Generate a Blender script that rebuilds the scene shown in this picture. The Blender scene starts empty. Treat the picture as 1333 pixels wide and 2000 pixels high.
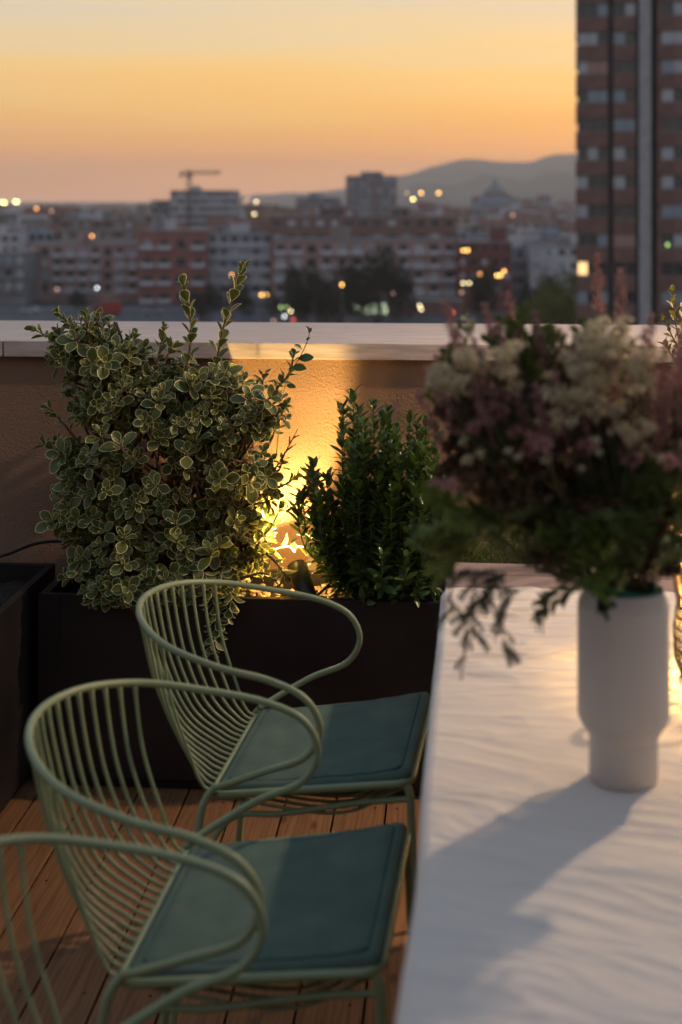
import bpy, bmesh, math, random
import numpy as np
from mathutils import Vector, Matrix, Euler
R = math.radians
random.seed(7); rng = np.random.default_rng(11)
sc = bpy.context.scene
col = sc.collection

# ------------------------------------------------------------------ camera
F = 2778.0; CX = 666.5; HY = 385.0; H = 1.58
PSI = math.atan(218 / F); CP, SP = math.cos(PSI), math.sin(PSI)
cam = bpy.data.cameras.new("camera"); camo = bpy.data.objects.new("camera", cam); col.objects.link(camo)
camo.location = (0, 0, H); camo.rotation_euler = (R(90), 0, PSI)
cam.sensor_fit = 'VERTICAL'; cam.sensor_height = 36.0; cam.sensor_width = 24.0
cam.lens = F * 36 / 2000; cam.shift_y = -(1000 - HY) / 2000
cam.clip_start = 0.05; cam.clip_end = 60000
cam.dof.use_dof = True; cam.dof.focus_distance = 3.72; cam.dof.aperture_fstop = 2.7
sc.camera = camo

def atz(px, py, z):
    d = F * (H - z) / (py - HY); r = (px - CX) / F * d
    return Vector((r * CP - d * SP, r * SP + d * CP, z))
def aty(px, py, Y):
    k = (px - CX) / F; d = Y / (k * SP + CP); r = k * d
    return Vector((r * CP - d * SP, Y, H - (py - HY) * d / F))
def cpos(px, d, z=0.0):
    r = (px - CX) / F * d
    return Vector((r * CP - d * SP, r * SP + d * CP, z))
def zat(py, d): return H - (py - HY) * d / F

# ------------------------------------------------------------------ world
w = bpy.data.worlds.new("World"); sc.world = w; w.use_nodes = True
nt = w.node_tree; nt.nodes.clear(); N = nt.nodes.new; L = nt.links.new
out = N('ShaderNodeOutputWorld')
tc = N('ShaderNodeTexCoord'); sep = N('ShaderNodeSeparateXYZ'); L(tc.outputs['Generated'], sep.inputs[0])
def math_node(op, a, b=None, clamp=False):
    n = N('ShaderNodeMath'); n.operation = op; n.use_clamp = clamp
    for i, v in enumerate((a, b)):
        if v is None: continue
        if isinstance(v, (int, float)): n.inputs[i].default_value = v
        else: L(v, n.inputs[i])
    return n.outputs[0]
zc = math_node('MAXIMUM', sep.outputs['Z'], 0.0)
pos = math_node('SQRT', zc)
# thin horizontal cloud streaks low in the sky
mp = N('ShaderNodeMapping'); mp.inputs['Scale'].default_value = (2.2, 2.2, 42); L(tc.outputs['Generated'], mp.inputs[0])
no = N('ShaderNodeTexNoise'); no.inputs['Scale'].default_value = 1.3; no.inputs['Detail'].default_value = 3; L(mp.outputs[0], no.inputs['Vector'])
off = math_node('MULTIPLY', math_node('SUBTRACT', no.outputs['Fac'], 0.5), 0.10)
pos2 = math_node('ADD', pos, off)
def s2l(c): return tuple(((v / 255) / 12.92 if v / 255 <= .04045 else ((v / 255 + .055) / 1.055) ** 2.4) for v in c)
def ramp(stops, fac):
    r = N('ShaderNodeValToRGB'); e = r.color_ramp.elements
    while len(e) > 1: e.remove(e[0])
    e[0].position = stops[0][0]; e[0].color = (*stops[0][1], 1)
    for p, c in stops[1:]:
        k = e.new(p); k.color = (*c, 1)
    L(fac, r.inputs[0]); return r.outputs[0]
warm = ramp([(0.0, s2l((288, 206, 156))), (0.11, s2l((284, 196, 122))), (0.17, s2l((268, 180, 94))), (0.215, s2l((255, 182, 88))),
             (0.25, s2l((255, 194, 98))), (0.29, s2l((250, 202, 120))), (0.33, s2l((238, 205, 148))), (0.375, s2l((222, 202, 170))),
             (0.5, s2l((200, 196, 186))), (0.72, s2l((148, 157, 172))), (1.0, s2l((120, 134, 156)))], pos2)
cool = ramp([(0.0, s2l((186, 174, 170))), (0.2, s2l((190, 180, 176))), (0.4, s2l((176, 176, 182))), (0.7, s2l((138, 147, 162))), (1.0, s2l((120, 134, 156)))], pos)
# azimuth: afterglow ahead and a little to the right
SUNAZ = R(14)   # clockwise from +Y
dx, dy = math.sin(SUNAZ), math.cos(SUNAZ)
hx = math_node('ADD', math_node('MULTIPLY', sep.outputs['X'], dx), math_node('MULTIPLY', sep.outputs['Y'], dy))
mr = N('ShaderNodeMapRange'); mr.interpolation_type = 'SMOOTHSTEP'; mr.inputs['From Min'].default_value = 0.05; mr.inputs['From Max'].default_value = 1.06
L(hx, mr.inputs['Value'])
mx = N('ShaderNodeMix'); mx.data_type = 'RGBA'; L(mr.outputs[0], mx.inputs['Factor']); L(cool, mx.inputs['A']); L(warm, mx.inputs['B'])
bg = N('ShaderNodeBackground'); L(mx.outputs['Result'], bg.inputs['Color']); bg.inputs['Strength'].default_value = 1.14
sky = N('ShaderNodeTexSky'); sky.sky_type = 'NISHITA'; sky.sun_disc = False
sky.sun_elevation = R(1.5); sky.sun_rotation = SUNAZ
bg2 = N('ShaderNodeBackground'); L(sky.outputs[0], bg2.inputs['Color']); bg2.inputs['Strength'].default_value = 0.02
ad = N('ShaderNodeAddShader'); L(bg.outputs[0], ad.inputs[0]); L(bg2.outputs[0], ad.inputs[1]); L(ad.outputs[0], out.inputs['Surface'])

sun = bpy.data.lights.new("sun", 'SUN'); sun.energy = 0.12; sun.angle = R(8); sun.color = (1.0, .62, .34)
suno = bpy.data.objects.new("sun", sun); col.objects.link(suno)
suno.rotation_euler = Vector((-math.sin(SUNAZ) , -math.cos(SUNAZ), -math.tan(R(3)))).to_track_quat('-Z', 'Y').to_euler()

sc.view_settings.view_transform = 'Standard'; sc.view_settings.look = 'None'
sc.view_settings.gamma = 1.0; sc.view_settings.use_curve_mapping = False
sc.view_settings.exposure = 0.0
sc.render.engine = 'CYCLES'
cy = sc.cycles
cy.use_denoising = True; cy.max_bounces = 6; cy.diffuse_bounces = 3; cy.glossy_bounces = 3; cy.transmission_bounces = 4
cy.volume_bounces = 1; cy.transparent_max_bounces = 6; cy.caustics_reflective = False; cy.caustics_refractive = False
cy.sample_clamp_indirect = 6.0

# ------------------------------------------------------------------ materials
def mat(name, c, rough=.6, c2=None, scale=8, stretch=(1, 1, 1), bump=0.0, bscale=60, spec=.5, metal=0, coat=0, detail=4, contrast=(.35, .65), bdist=.002, transl=0.0, rnd=0.0):
    m = bpy.data.materials.new(name); m.use_nodes = True
    t = m.node_tree; n = t.nodes; b = n['Principled BSDF']; l = t.links.new
    b.inputs['Roughness'].default_value = rough; b.inputs['Metallic'].default_value = metal
    b.inputs['Specular IOR Level'].default_value = spec; b.inputs['Coat Weight'].default_value = coat
    tcn = n.new('ShaderNodeTexCoord'); mpn = n.new('ShaderNodeMapping'); mpn.inputs['Scale'].default_value = stretch
    l(tcn.outputs['Object'], mpn.inputs[0])
    vec = mpn.outputs[0]
    oi = n.new('ShaderNodeObjectInfo')
    if rnd:
        va = n.new('ShaderNodeVectorMath'); va.operation = 'ADD'; cb = n.new('ShaderNodeCombineXYZ')
        mm = n.new('ShaderNodeMath'); mm.operation = 'MULTIPLY'; mm.inputs[1].default_value = 37.0; l(oi.outputs['Random'], mm.inputs[0])
        l(mm.outputs[0], cb.inputs[0]); l(mm.outputs[0], cb.inputs[1]); l(mpn.outputs[0], va.inputs[0]); l(cb.outputs[0], va.inputs[1]); vec = va.outputs[0]
    if c2 is None: c2 = tuple(v * .8 for v in c)
    no = n.new('ShaderNodeTexNoise'); no.inputs['Scale'].default_value = scale; no.inputs['Detail'].default_value = detail; l(vec, no.inputs['Vector'])
    r = n.new('ShaderNodeMapRange'); r.inputs['From Min'].default_value = contrast[0]; r.inputs['From Max'].default_value = contrast[1]; l(no.outputs['Fac'], r.inputs['Value'])
    mixn = n.new('ShaderNodeMix'); mixn.data_type = 'RGBA'; l(r.outputs[0], mixn.inputs['Factor'])
    mixn.inputs['A'].default_value = (*c2, 1); mixn.inputs['B'].default_value = (*c, 1)
    cout = mixn.outputs['Result']
    if rnd:
        hs = n.new('ShaderNodeHueSaturation'); mr2 = n.new('ShaderNodeMapRange'); mr2.inputs['To Min'].default_value = 1 - rnd; mr2.inputs['To Max'].default_value = 1 + rnd
        l(oi.outputs['Random'], mr2.inputs['Value']); l(mr2.outputs[0], hs.inputs['Value']); l(cout, hs.inputs['Color']); cout = hs.outputs[0]
    l(cout, b.inputs['Base Color'])
    if bump:
        nb = n.new('ShaderNodeTexNoise'); nb.inputs['Scale'].default_value = bscale; nb.inputs['Detail'].default_value = 5; l(vec, nb.inputs['Vector'])
        bn = n.new('ShaderNodeBump'); bn.inputs['Strength'].default_value = bump; bn.inputs['Distance'].default_value = bdist
        l(nb.outputs['Fac'], bn.inputs['Height']); l(bn.outputs[0], b.inputs['Normal'])
    if transl:
        tr = n.new('ShaderNodeBsdfTranslucent'); l(cout, tr.inputs['Color']); ms = n.new('ShaderNodeMixShader'); ms.inputs[0].default_value = transl
        l(b.outputs[0], ms.inputs[1]); l(tr.outputs[0], ms.inputs[2]); l(ms.outputs[0], n['Material Output'].inputs['Surface'])
    return m
def emis(name, c, s):
    m = bpy.data.materials.new(name); m.use_nodes = True; b = m.node_tree.nodes['Principled BSDF']
    b.inputs['Base Color'].default_value = (*c, 1); b.inputs['Emission Color'].default_value = (*c, 1); b.inputs['Emission Strength'].default_value = s
    return m
def leafmat(name, inner, inner2, edge, thr, rough=.4, transl=.3, spec=.5):
    m = bpy.data.materials.new(name); m.use_nodes = True; t = m.node_tree; n = t.nodes; b = n['Principled BSDF']; l = t.links.new
    a = n.new('ShaderNodeAttribute'); a.attribute_name = 'margin'
    tn = n.new('ShaderNodeAttribute'); tn.attribute_name = 'tint'
    oi = n.new('ShaderNodeObjectInfo')
    s = n.new('ShaderNodeMath'); s.operation = 'ADD'; l(tn.outputs['Fac'], s.inputs[0]); l(oi.outputs['Random'], s.inputs[1])
    fr = n.new('ShaderNodeMath'); fr.operation = 'FRACT'; l(s.outputs[0], fr.inputs[0])
    mi = n.new('ShaderNodeMix'); mi.data_type = 'RGBA'; l(fr.outputs[0], mi.inputs['Factor']); mi.inputs['A'].default_value = (*inner, 1); mi.inputs['B'].default_value = (*inner2, 1)
    geo = n.new('ShaderNodeNewGeometry')
    no = n.new('ShaderNodeTexNoise'); no.inputs['Scale'].default_value = 130; l(geo.outputs['Position'], no.inputs['Vector'])
    ad = n.new('ShaderNodeMath'); ad.operation = 'MULTIPLY_ADD'; l(no.outputs['Fac'], ad.inputs[0]); ad.inputs[1].default_value = thr * .9; ad.inputs[2].default_value = thr * .35
    mr = n.new('ShaderNodeMapRange'); l(a.outputs['Fac'], mr.inputs['Value']); mr.inputs['From Min'].default_value = 0
    lt = n.new('ShaderNodeMath'); lt.operation = 'DIVIDE'; l(a.outputs['Fac'], lt.inputs[0]); l(ad.outputs[0], lt.inputs[1])
    pw = n.new('ShaderNodeMath'); pw.operation = 'POWER'; pw.use_clamp = True; l(lt.outputs[0], pw.inputs[0]); pw.inputs[1].default_value = 3
    m2 = n.new('ShaderNodeMix'); m2.data_type = 'RGBA'; l(pw.outputs[0], m2.inputs['Factor']); m2.inputs['A'].default_value = (*edge, 1); l(mi.outputs['Result'], m2.inputs['B'])
    l(m2.outputs['Result'], b.inputs['Base Color']); b.inputs['Roughness'].default_value = rough; b.inputs['Specular IOR Level'].default_value = spec
    tr = n.new('ShaderNodeBsdfTranslucent'); l(m2.outputs['Result'], tr.inputs['Color']); ms = n.new('ShaderNodeMixShader'); ms.inputs[0].default_value = transl
    l(b.outputs[0], ms.inputs[1]); l(tr.outputs[0], ms.inputs[2]); l(ms.outputs[0], n['Material Output'].inputs['Surface'])
    return m

M = {}
M['stucco'] = mat('stucco', (.34, .21, .14), .9, (.27, .165, .108), 2.2, bump=.9, bscale=170, bdist=.004, spec=.2)
M['skirting'] = mat('skirting', (.40, .28, .19), .7, (.34, .24, .16), 12, bump=.2, bscale=90)
M['cap'] = mat('travertine', (.60, .50, .46), .55, (.43, .35, .32), 9, stretch=(1, 9, 9), bump=.35, bscale=22, detail=8, bdist=.0015)
M['planter'] = mat('black_coated_metal', (.026, .021, .020), .45, (.011, .009, .010), 4, bump=.08, bscale=200, spec=.4)
M['soil'] = mat('soil', (.035, .022, .014), .95, (.015, .010, .007), 30, bump=1, bscale=60, bdist=.01)
M['stone'] = mat('river_stone', (.50, .38, .25), .6, (.28, .20, .13), 25, bump=.2, bscale=80, rnd=.35)
M['board_gap'] = mat('joist', (.02, .013, .01), .9)
M['cable'] = mat('black_rubber', (.012, .012, .012), .5)
M['spike'] = mat('bronze_lamp_metal', (.05, .043, .032), .38, metal=.5)
M['chair'] = mat('sage_powder_coat', (.26, .315, .175), .42, (.24, .29, .16), 6, spec=.45)
M['pad'] = mat('teal_canvas', (.100, .150, .118), .9, (.080, .122, .100), 14, bump=.35, bscale=420, bdist=.0008, spec=.15)
M['piping'] = mat('dark_teal_piping', (.045, .082, .08), .85, spec=.15)
M['cloth'] = mat('white_linen', (.74, .675, .61), .9, (.70, .635, .575), 3, bump=.2, bscale=700, bdist=.0005, spec=.1)
M['tabletop'] = mat('taupe_aluminium', (.30, .205, .175), .6, (.27, .185, .16), 4)
M['vase'] = mat('matte_white_ceramic', (.60, .55, .50), .6, (.55, .50, .46), 7, spec=.35)
M['ribbon'] = mat('green_ribbon', (.02, .22, .16), .5)
M['stem'] = mat('green_stem', (.07, .09, .03), .7)
M['bark'] = mat('brown_bark', (.16, .095, .055), .8, (.09, .055, .035), 50)
M['redstem'] = mat('reddish_twig', (.16, .075, .05), .7)
M['euA'] = leafmat('variegated_leaf', (.070, .112, .024), (.150, .175, .045), (.85, .76, .38), .0030, .40, .25)
M['euL'] = leafmat('light_variegated_leaf', (.13, .16, .11), (.16, .19, .13), (.50, .47, .32), .0022, .42, .2)
M['box'] = leafmat('dark_glossy_leaf', (.045, .095, .020), (.090, .155, .030), (.11, .18, .04), .0009, .28, .25, .6)
M['vine'] = leafmat('deep_green_leaf', (.035, .085, .025), (.05, .11, .03), (.06, .13, .04), .001, .3, .3)
M['gold'] = leafmat('golden_leaf', (.16, .17, .025), (.24, .21, .03), (.50, .42, .06), .0024, .4, .35)
M['grassm'] = mat('wispy_grass', (.15, .23, .05), .8, (.06, .08, .02), 20, transl=.3)
M['white_fl'] = mat('cream_statice', (.80, .72, .50), .9, (.60, .52, .36), 60, transl=.45)
M['purple_fl'] = mat('mauve_heather', (.48, .28, .26), .9, (.34, .19, .18), 60, transl=.4)
M['pink_fl'] = mat('dusty_pink_flower', (.62, .36, .34), .9, (.5, .28, .27), 60, transl=.4)
M['bq_leaf'] = mat('bouquet_leaf', (.12, .16, .035), .6, (.06, .09, .025), 40, transl=.3)
M['bq_lime'] = mat('lime_leaf', (.17, .23, .03), .6, (.11, .16, .025), 40, transl=.3)
M['bq_dark'] = mat('dark_fern_leaf', (.022, .04, .024), .6, transl=.1)
M['bq_brown'] = mat('dry_seed_heads', (.17, .10, .05), .9, (.06, .04, .02), 40)
M['wick'] = mat('black_wicker', (.012, .009, .008), .6)
M['wood_handle'] = mat('pale_wood', (.42, .27, .18), .6)

def bx(bm, x0, x1, y0, y1, z0, z1, bev=0):
    vs = [bm.verts.new(p) for p in ((x0, y0, z0), (x1, y0, z0), (x1, y1, z0), (x0, y1, z0), (x0, y0, z1), (x1, y0, z1), (x1, y1, z1), (x0, y1, z1))]
    fs = [bm.faces.new([vs[i] for i in f]) for f in ((3, 2, 1, 0), (4, 5, 6, 7), (0, 1, 5, 4), (1, 2, 6, 5), (2, 3, 7, 6), (3, 0, 4, 7))]
    if bev:
        es = {e for f in fs for e in f.edges}
        bmesh.ops.bevel(bm, geom=list(es), offset=bev, segments=2, affect='EDGES', profile=.7)
def tube(bm, pts, r, seg=10, closed=False, cap=True):
    pts = [Vector(p) for p in pts]; n = len(pts); rings = []
    rr = r if hasattr(r, '__len__') else [r] * n
    t0 = (pts[1] - pts[0]).normalized(); up = Vector((0, 0, 1)) if abs(t0.z) < .9 else Vector((1, 0, 0))
    nv = (up - t0 * up.dot(t0)).normalized()
    for i, p in enumerate(pts):
        if closed: t = (pts[(i + 1) % n] - pts[i - 1]).normalized()
        else: t = (pts[min(i + 1, n - 1)] - pts[max(i - 1, 0)]).normalized()
        nv = (nv - t * nv.dot(t)).normalized(); bv = t.cross(nv)
        rings.append([bm.verts.new(p + (nv * math.cos(2 * math.pi * k / seg) + bv * math.sin(2 * math.pi * k / seg)) * rr[i]) for k in range(seg)])
    m = n if closed else n - 1
    for i in range(m):
        a, b = rings[i], rings[(i + 1) % n]
        for k in range(seg):
            f = bm.faces.new((a[k], a[(k + 1) % seg], b[(k + 1) % seg], b[k])); f.smooth = True
    if cap and not closed:
        bm.faces.new(rings[0][::-1]); bm.faces.new(rings[-1])
def lathe(bm, prof, seg=32, c=(0, 0, 0)):
    rings = []
    for r, z in prof:
        rings.append([bm.verts.new((c[0] + r * math.cos(2 * math.pi * k / seg), c[1] + r * math.sin(2 * math.pi * k / seg), c[2] + z)) for k in range(seg)])
    for i in range(len(rings) - 1):
        for k in range(seg):
            f = bm.faces.new((rings[i][k], rings[i][(k + 1) % seg], rings[i + 1][(k + 1) % seg], rings[i + 1][k])); f.smooth = True
def spline(cps, n=8, closed=False):
    cps = [Vector(p) for p in cps]; out = []; m = len(cps)
    for i in range(m if closed else m - 1):
        g = lambda k: cps[k % m] if closed else cps[max(0, min(m - 1, k))]
        p0, p1, p2, p3 = g(i - 1), g(i), g(i + 1), g(i + 2)
        for s in range(n):
            t = s / n
            out.append(.5 * ((2 * p1) + (-p0 + p2) * t + (2 * p0 - 5 * p1 + 4 * p2 - p3) * t * t + (-p0 + 3 * p1 - 3 * p2 + p3) * t ** 3))
    if not closed: out.append(cps[-1])
    return out
def meshof(name, bm, m):
    me = bpy.data.meshes.new(name); bmesh.ops.recalc_face_normals(bm, faces=bm.faces); bm.to_mesh(me); bm.free()
    me.materials.append(M[m] if isinstance(m, str) else m); return me
def link(name, me, parent=None, loc=None, rot=None, scale=None, mw=None):
    o = bpy.data.objects.new(name, me); col.objects.link(o)
    if parent is not None: o.parent = parent
    if mw is not None: o.matrix_local = mw
    if loc is not None: o.location = loc
    if rot is not None: o.rotation_euler = rot
    if scale is not None: o.scale = scale
    return o
def obj(name, bm, m, parent=None, **k): return link(name, meshof(name, bm, m), parent, **k)
def tag(o, label, cat, group=None):
    o['label'] = label; o['category'] = cat
    if group: o['group'] = group
    return o
def empty(name, loc=(0, 0, 0), rz=0):
    o = bpy.data.objects.new(name, None); col.objects.link(o); o.location = loc; o.rotation_euler = (0, 0, rz); return o
def struct(o): o['kind'] = 'structure'; return o
def stuff(o): o['kind'] = 'stuff'; return o
def part(name, fn, m, parent, **k):
    bm = bmesh.new(); fn(bm); return obj(name, bm, m, parent, **k)
def copy_tree(o, parent=None):
    c = o.copy(); col.objects.link(c); c.parent = parent
    for ch in o.children: copy_tree(ch, c)
    return c

# ------------------------------------------------------------------ ground, water, hills, haze
GZ = -25.0
M['land'] = mat('city_ground', (.085, .082, .085), .95, (.05, .052, .05), .004, detail=8)
M['asphalt'] = mat('asphalt', (.10, .105, .12), .85, (.08, .083, .092), .3)
M['pave'] = mat('pale_paving', (.26, .25, .25), .9, (.2, .19, .19), .5)
M['hill'] = mat('hillside', (.22, .205, .18), 1, (.15, .14, .12), .003, detail=6)
M['paint'] = mat('road_paint', (.7, .7, .68), .7)
def quad(bm, pts): bm.faces.new([bm.verts.new(p) for p in pts])
g = part('ground', lambda b: quad(b, [(-6500, -400, GZ), (6500, -400, GZ), (6500, 7400, GZ), (-6500, 7400, GZ)]), 'land', None); struct(g)
def band(name, y0, y1, x0, x1, z, m):
    q = [cpos(0, 1)] * 0
    pts = []
    for (X, D) in ((x0, y0), (x1, y0), (x1, y1), (x0, y1)):
        pts.append((X * CP - D * SP, X * SP + D * CP, z))
    return struct(part(name, lambda b: quad(b, pts), m, None))
road = band('road', 262, 335, -160, 220, GZ + .02, 'asphalt')
def pv(b):
    for (a, c_) in ((335.2, 341), (256, 261.8)):
        for X0, X1 in ((-160, 220),):
            vs = []
            P = [(X0, a), (X1, a), (X1, c_), (X0, c_)]
            lo = [b.verts.new((X * CP - D * SP, X * SP + D * CP, GZ)) for X, D in P]; hi = [b.verts.new((X * CP - D * SP, X * SP + D * CP, GZ + .14)) for X, D in P]
            b.faces.new(hi)
            for i in range(4): b.faces.new((lo[i], lo[(i + 1) % 4], hi[(i + 1) % 4], hi[i]))
struct(part('pavement', pv, 'pave', None))
def marks(b):
    for D in (280, 298, 316):
        for k in range(-150, 210, 9):
            P = [(k, D), (k + 4, D), (k + 4, D + .25), (k, D + .25)]
            b.faces.new([b.verts.new((X * CP - d * SP, X * SP + d * CP, GZ + .026)) for X, d in P])
o = part('lane_marking', marks, 'paint', road); stuff(o)

def hillmesh(name, prof, d0, depth, seed):
    bm = bmesh.new(); nx = 90; ny = 14; r_ = np.random.default_rng(seed); ph = r_.uniform(0, 6, 8)
    xs = [p[0] for p in prof]; hs = [p[1] for p in prof]; vs = []
    for j in range(ny + 1):
        t = j / ny; dd = d0 - depth * (1 - t)
        row = []
        for i in range(nx + 1):
            px = xs[0] + (xs[-1] - xs[0]) * i / nx
            zt = zat(np.interp(px, xs, hs), d0)
            k = math.sin(t * math.pi / 2) ** 1.2
            zz = GZ - 3 + (zt - GZ + 3) * k + (0 if t > .95 else (math.sin(i * .5 + ph[0] + j) + math.sin(i * .23 * (1 + .1 * j) + ph[1])) * 9 * t)
            zz += math.sin(i * 1.3 + ph[2]) * 1.5
            row.append(bm.verts.new(cpos(px, dd, zz)))
        vs.append(row)
    back = [bm.verts.new(cpos(xs[0] + (xs[-1] - xs[0]) * i / nx, d0 + 900, GZ - 3)) for i in range(nx + 1)]; vs.append(back)
    for j in range(len(vs) - 1):
        for i in range(nx):
            f = bm.faces.new((vs[j][i], vs[j][i + 1], vs[j + 1][i + 1], vs[j + 1][i])); f.smooth = True
    return struct(obj(name, bm, 'hill'))
hillmesh('hill', [(520, 392), (620, 376), (700, 364), (780, 346), (840, 326), (900, 319), (960, 317), (1020, 317), (1060, 312), (1130, 304), (1250, 296), (1400, 300), (1600, 320), (1900, 380)], 5200, 1500, 3)
hillmesh('hill', [(760, 380), (860, 362), (960, 350), (1040, 352), (1120, 344), (1300, 330), (1500, 350), (1700, 385)], 3600, 900, 5)
hillmesh('hill', [(380, 393), (480, 383), (560, 377), (660, 375), (760, 384), (860, 392)], 6000, 700, 9)

hz = bpy.data.materials.new('air'); hz.use_nodes = True; t = hz.node_tree; t.nodes.remove(t.nodes['Principled BSDF'])
pv_ = t.nodes.new('ShaderNodeVolumePrincipled'); pv_.inputs['Color'].default_value = (.97, .95, .95, 1); pv_.inputs['Density'].default_value = .00018; pv_.inputs['Anisotropy'].default_value = .6
t.links.new(pv_.outputs[0], t.nodes['Material Output'].inputs['Volume'])
M['air'] = hz
stuff(part('haze', lambda b: bx(b, -7500, 7500, -500, 7600, GZ - 4, 175), 'air', None))

# ------------------------------------------------------------------ terrace structure
YW = 4.12; YC = 4.09; CAPZ = 1.158; CAPB = 1.110
part_wall = struct(part('parapet_wall', lambda b: bx(b, -3.2, 3.6, YW, 4.72, -.3, CAPB), 'stucco', None))
cap0 = aty(6, 670, YC).x
for (a, b_) in ((cap0 - 2.4, cap0 - .002), (cap0 + .002, cap0 + 2.4), (cap0 + 2.404, cap0 + 4.7)):
    part('cap_slab', lambda b: bx(b, a, b_, YC, 4.765, CAPB + .001, CAPZ, .003), 'cap', part_wall)
for (a, b_) in ((-.42, .42), (.424, 1.6)):
    part('skirting_board', lambda b: bx(b, a, b_, YW - .012, YW - .0005, .02, .586, .002), 'skirting', part_wall)

M['facade'] = mat('house_render', (.42, .33, .27), .9, (.34, .27, .22), 2)
struct(part('house_wall', lambda b: bx(b, -7, 7, -2.6, -2.3, -.3, 3.4), 'facade', None))
# deck: joists with every board a piece of its own
deck = struct(part('deck', lambda b: [bx(b, -3.2, 3.4, y, y + .05, -.09, -.024) for y in np.arange(-2.2, 4.1, .45)] + [bx(b, -3.2, 3.4, -2.29, 4.115, -.13, -.095)], 'board_gap', None))
def woodmat():
    m = mat('oiled_pine_board', (.31, .155, .070), .5, (.21, .100, .045), 5, stretch=(14, .9, 14), rnd=.13, bump=.25, bscale=16, detail=6, bdist=.001, spec=.4, contrast=(.3, .7))
    t = m.node_tree; n = t.nodes; l = t.links.new; b = n['Principled BSDF']
    src = b.inputs['Base Color'].links[0].from_socket
    # growth rings and knots
    tcn = n.new('ShaderNodeTexCoord'); oi = n.new('ShaderNodeObjectInfo'); cb = n.new('ShaderNodeCombineXYZ')
    mm = n.new('ShaderNodeMath'); mm.operation = 'MULTIPLY'; mm.inputs[1].default_value = 19; l(oi.outputs['Random'], mm.inputs[0]); l(mm.outputs[0], cb.inputs[1]); l(oi.outputs['Random'], cb.inputs[0])
    va = n.new('ShaderNodeVectorMath'); va.operation = 'ADD'; l(tcn.outputs['Object'], va.inputs[0]); l(cb.outputs[0], va.inputs[1])
    mp = n.new('ShaderNodeMapping'); mp.inputs['Scale'].default_value = (1, .13, 1); l(va.outputs[0], mp.inputs[0])
    wv = n.new('ShaderNodeTexWave'); wv.wave_type = 'BANDS'; wv.bands_direction = 'X'; wv.inputs['Scale'].default_value = 22; wv.inputs['Distortion'].default_value = 9; wv.inputs['Detail'].default_value = 2; wv.inputs['Detail Scale'].default_value = 1.2
    l(mp.outputs[0], wv.inputs['Vector'])
    r = n.new('ShaderNodeMapRange'); r.inputs['From Min'].default_value = .0; r.inputs['From Max'].default_value = .5; r.inputs['To Min'].default_value = .80; r.inputs['To Max'].default_value = 1.0; l(wv.outputs['Fac'], r.inputs['Value'])
    mp2 = n.new('ShaderNodeMapping'); mp2.inputs['Scale'].default_value = (7, 2.6, 1); l(va.outputs[0], mp2.inputs[0])
    vo = n.new('ShaderNodeTexVoronoi'); vo.inputs['Scale'].default_value = 1; l(mp2.outputs[0], vo.inputs['Vector'])
    r2 = n.new('ShaderNodeMapRange'); r2.inputs['From Min'].default_value = .03; r2.inputs['From Max'].default_value = .09; r2.inputs['To Min'].default_value = .35; r2.inputs['To Max'].default_value = 1.0; l(vo.outputs['Distance'], r2.inputs['Value'])
    mu = n.new('ShaderNodeMath'); mu.operation = 'MULTIPLY'; l(r.outputs[0], mu.inputs[0]); l(r2.outputs[0], mu.inputs[1])
    hs = n.new('ShaderNodeMix'); hs.data_type = 'RGBA'; hs.blend_type = 'MULTIPLY'; hs.inputs['Factor'].default_value = 1; l(src, hs.inputs['A']); l(mu.outputs[0], hs.inputs['B'])
    l(hs.outputs['Result'], b.inputs['Base Color'])
    return m
M['board'] = woodmat()
bm = bmesh.new(); bx(bm, .0025, .1295, -2.29, 4.105, -.024, 0, .0035); bme = meshof('board', bm, 'board')
for k in range(-18, 24):
    x = -.700 + .132 * k
    link('board', bme, deck, loc=(x, 0, random.uniform(-.0008, 0)))

def screws(b):
    for k in range(-14, 18):
        for y in np.arange(.5, 4.05, .45):
            for dx_ in (.028, .104):
                lathe(b, [(0, .0004), (.0032, .0006), (.0036, .0001)], 6, (-.700 + .132 * k + dx_, y + .025, 0))
M['screw'] = mat('dark_screw', (.06, .05, .045), .4, metal=.8)
stuff(part('screws', screws, 'screw', deck))
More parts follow.
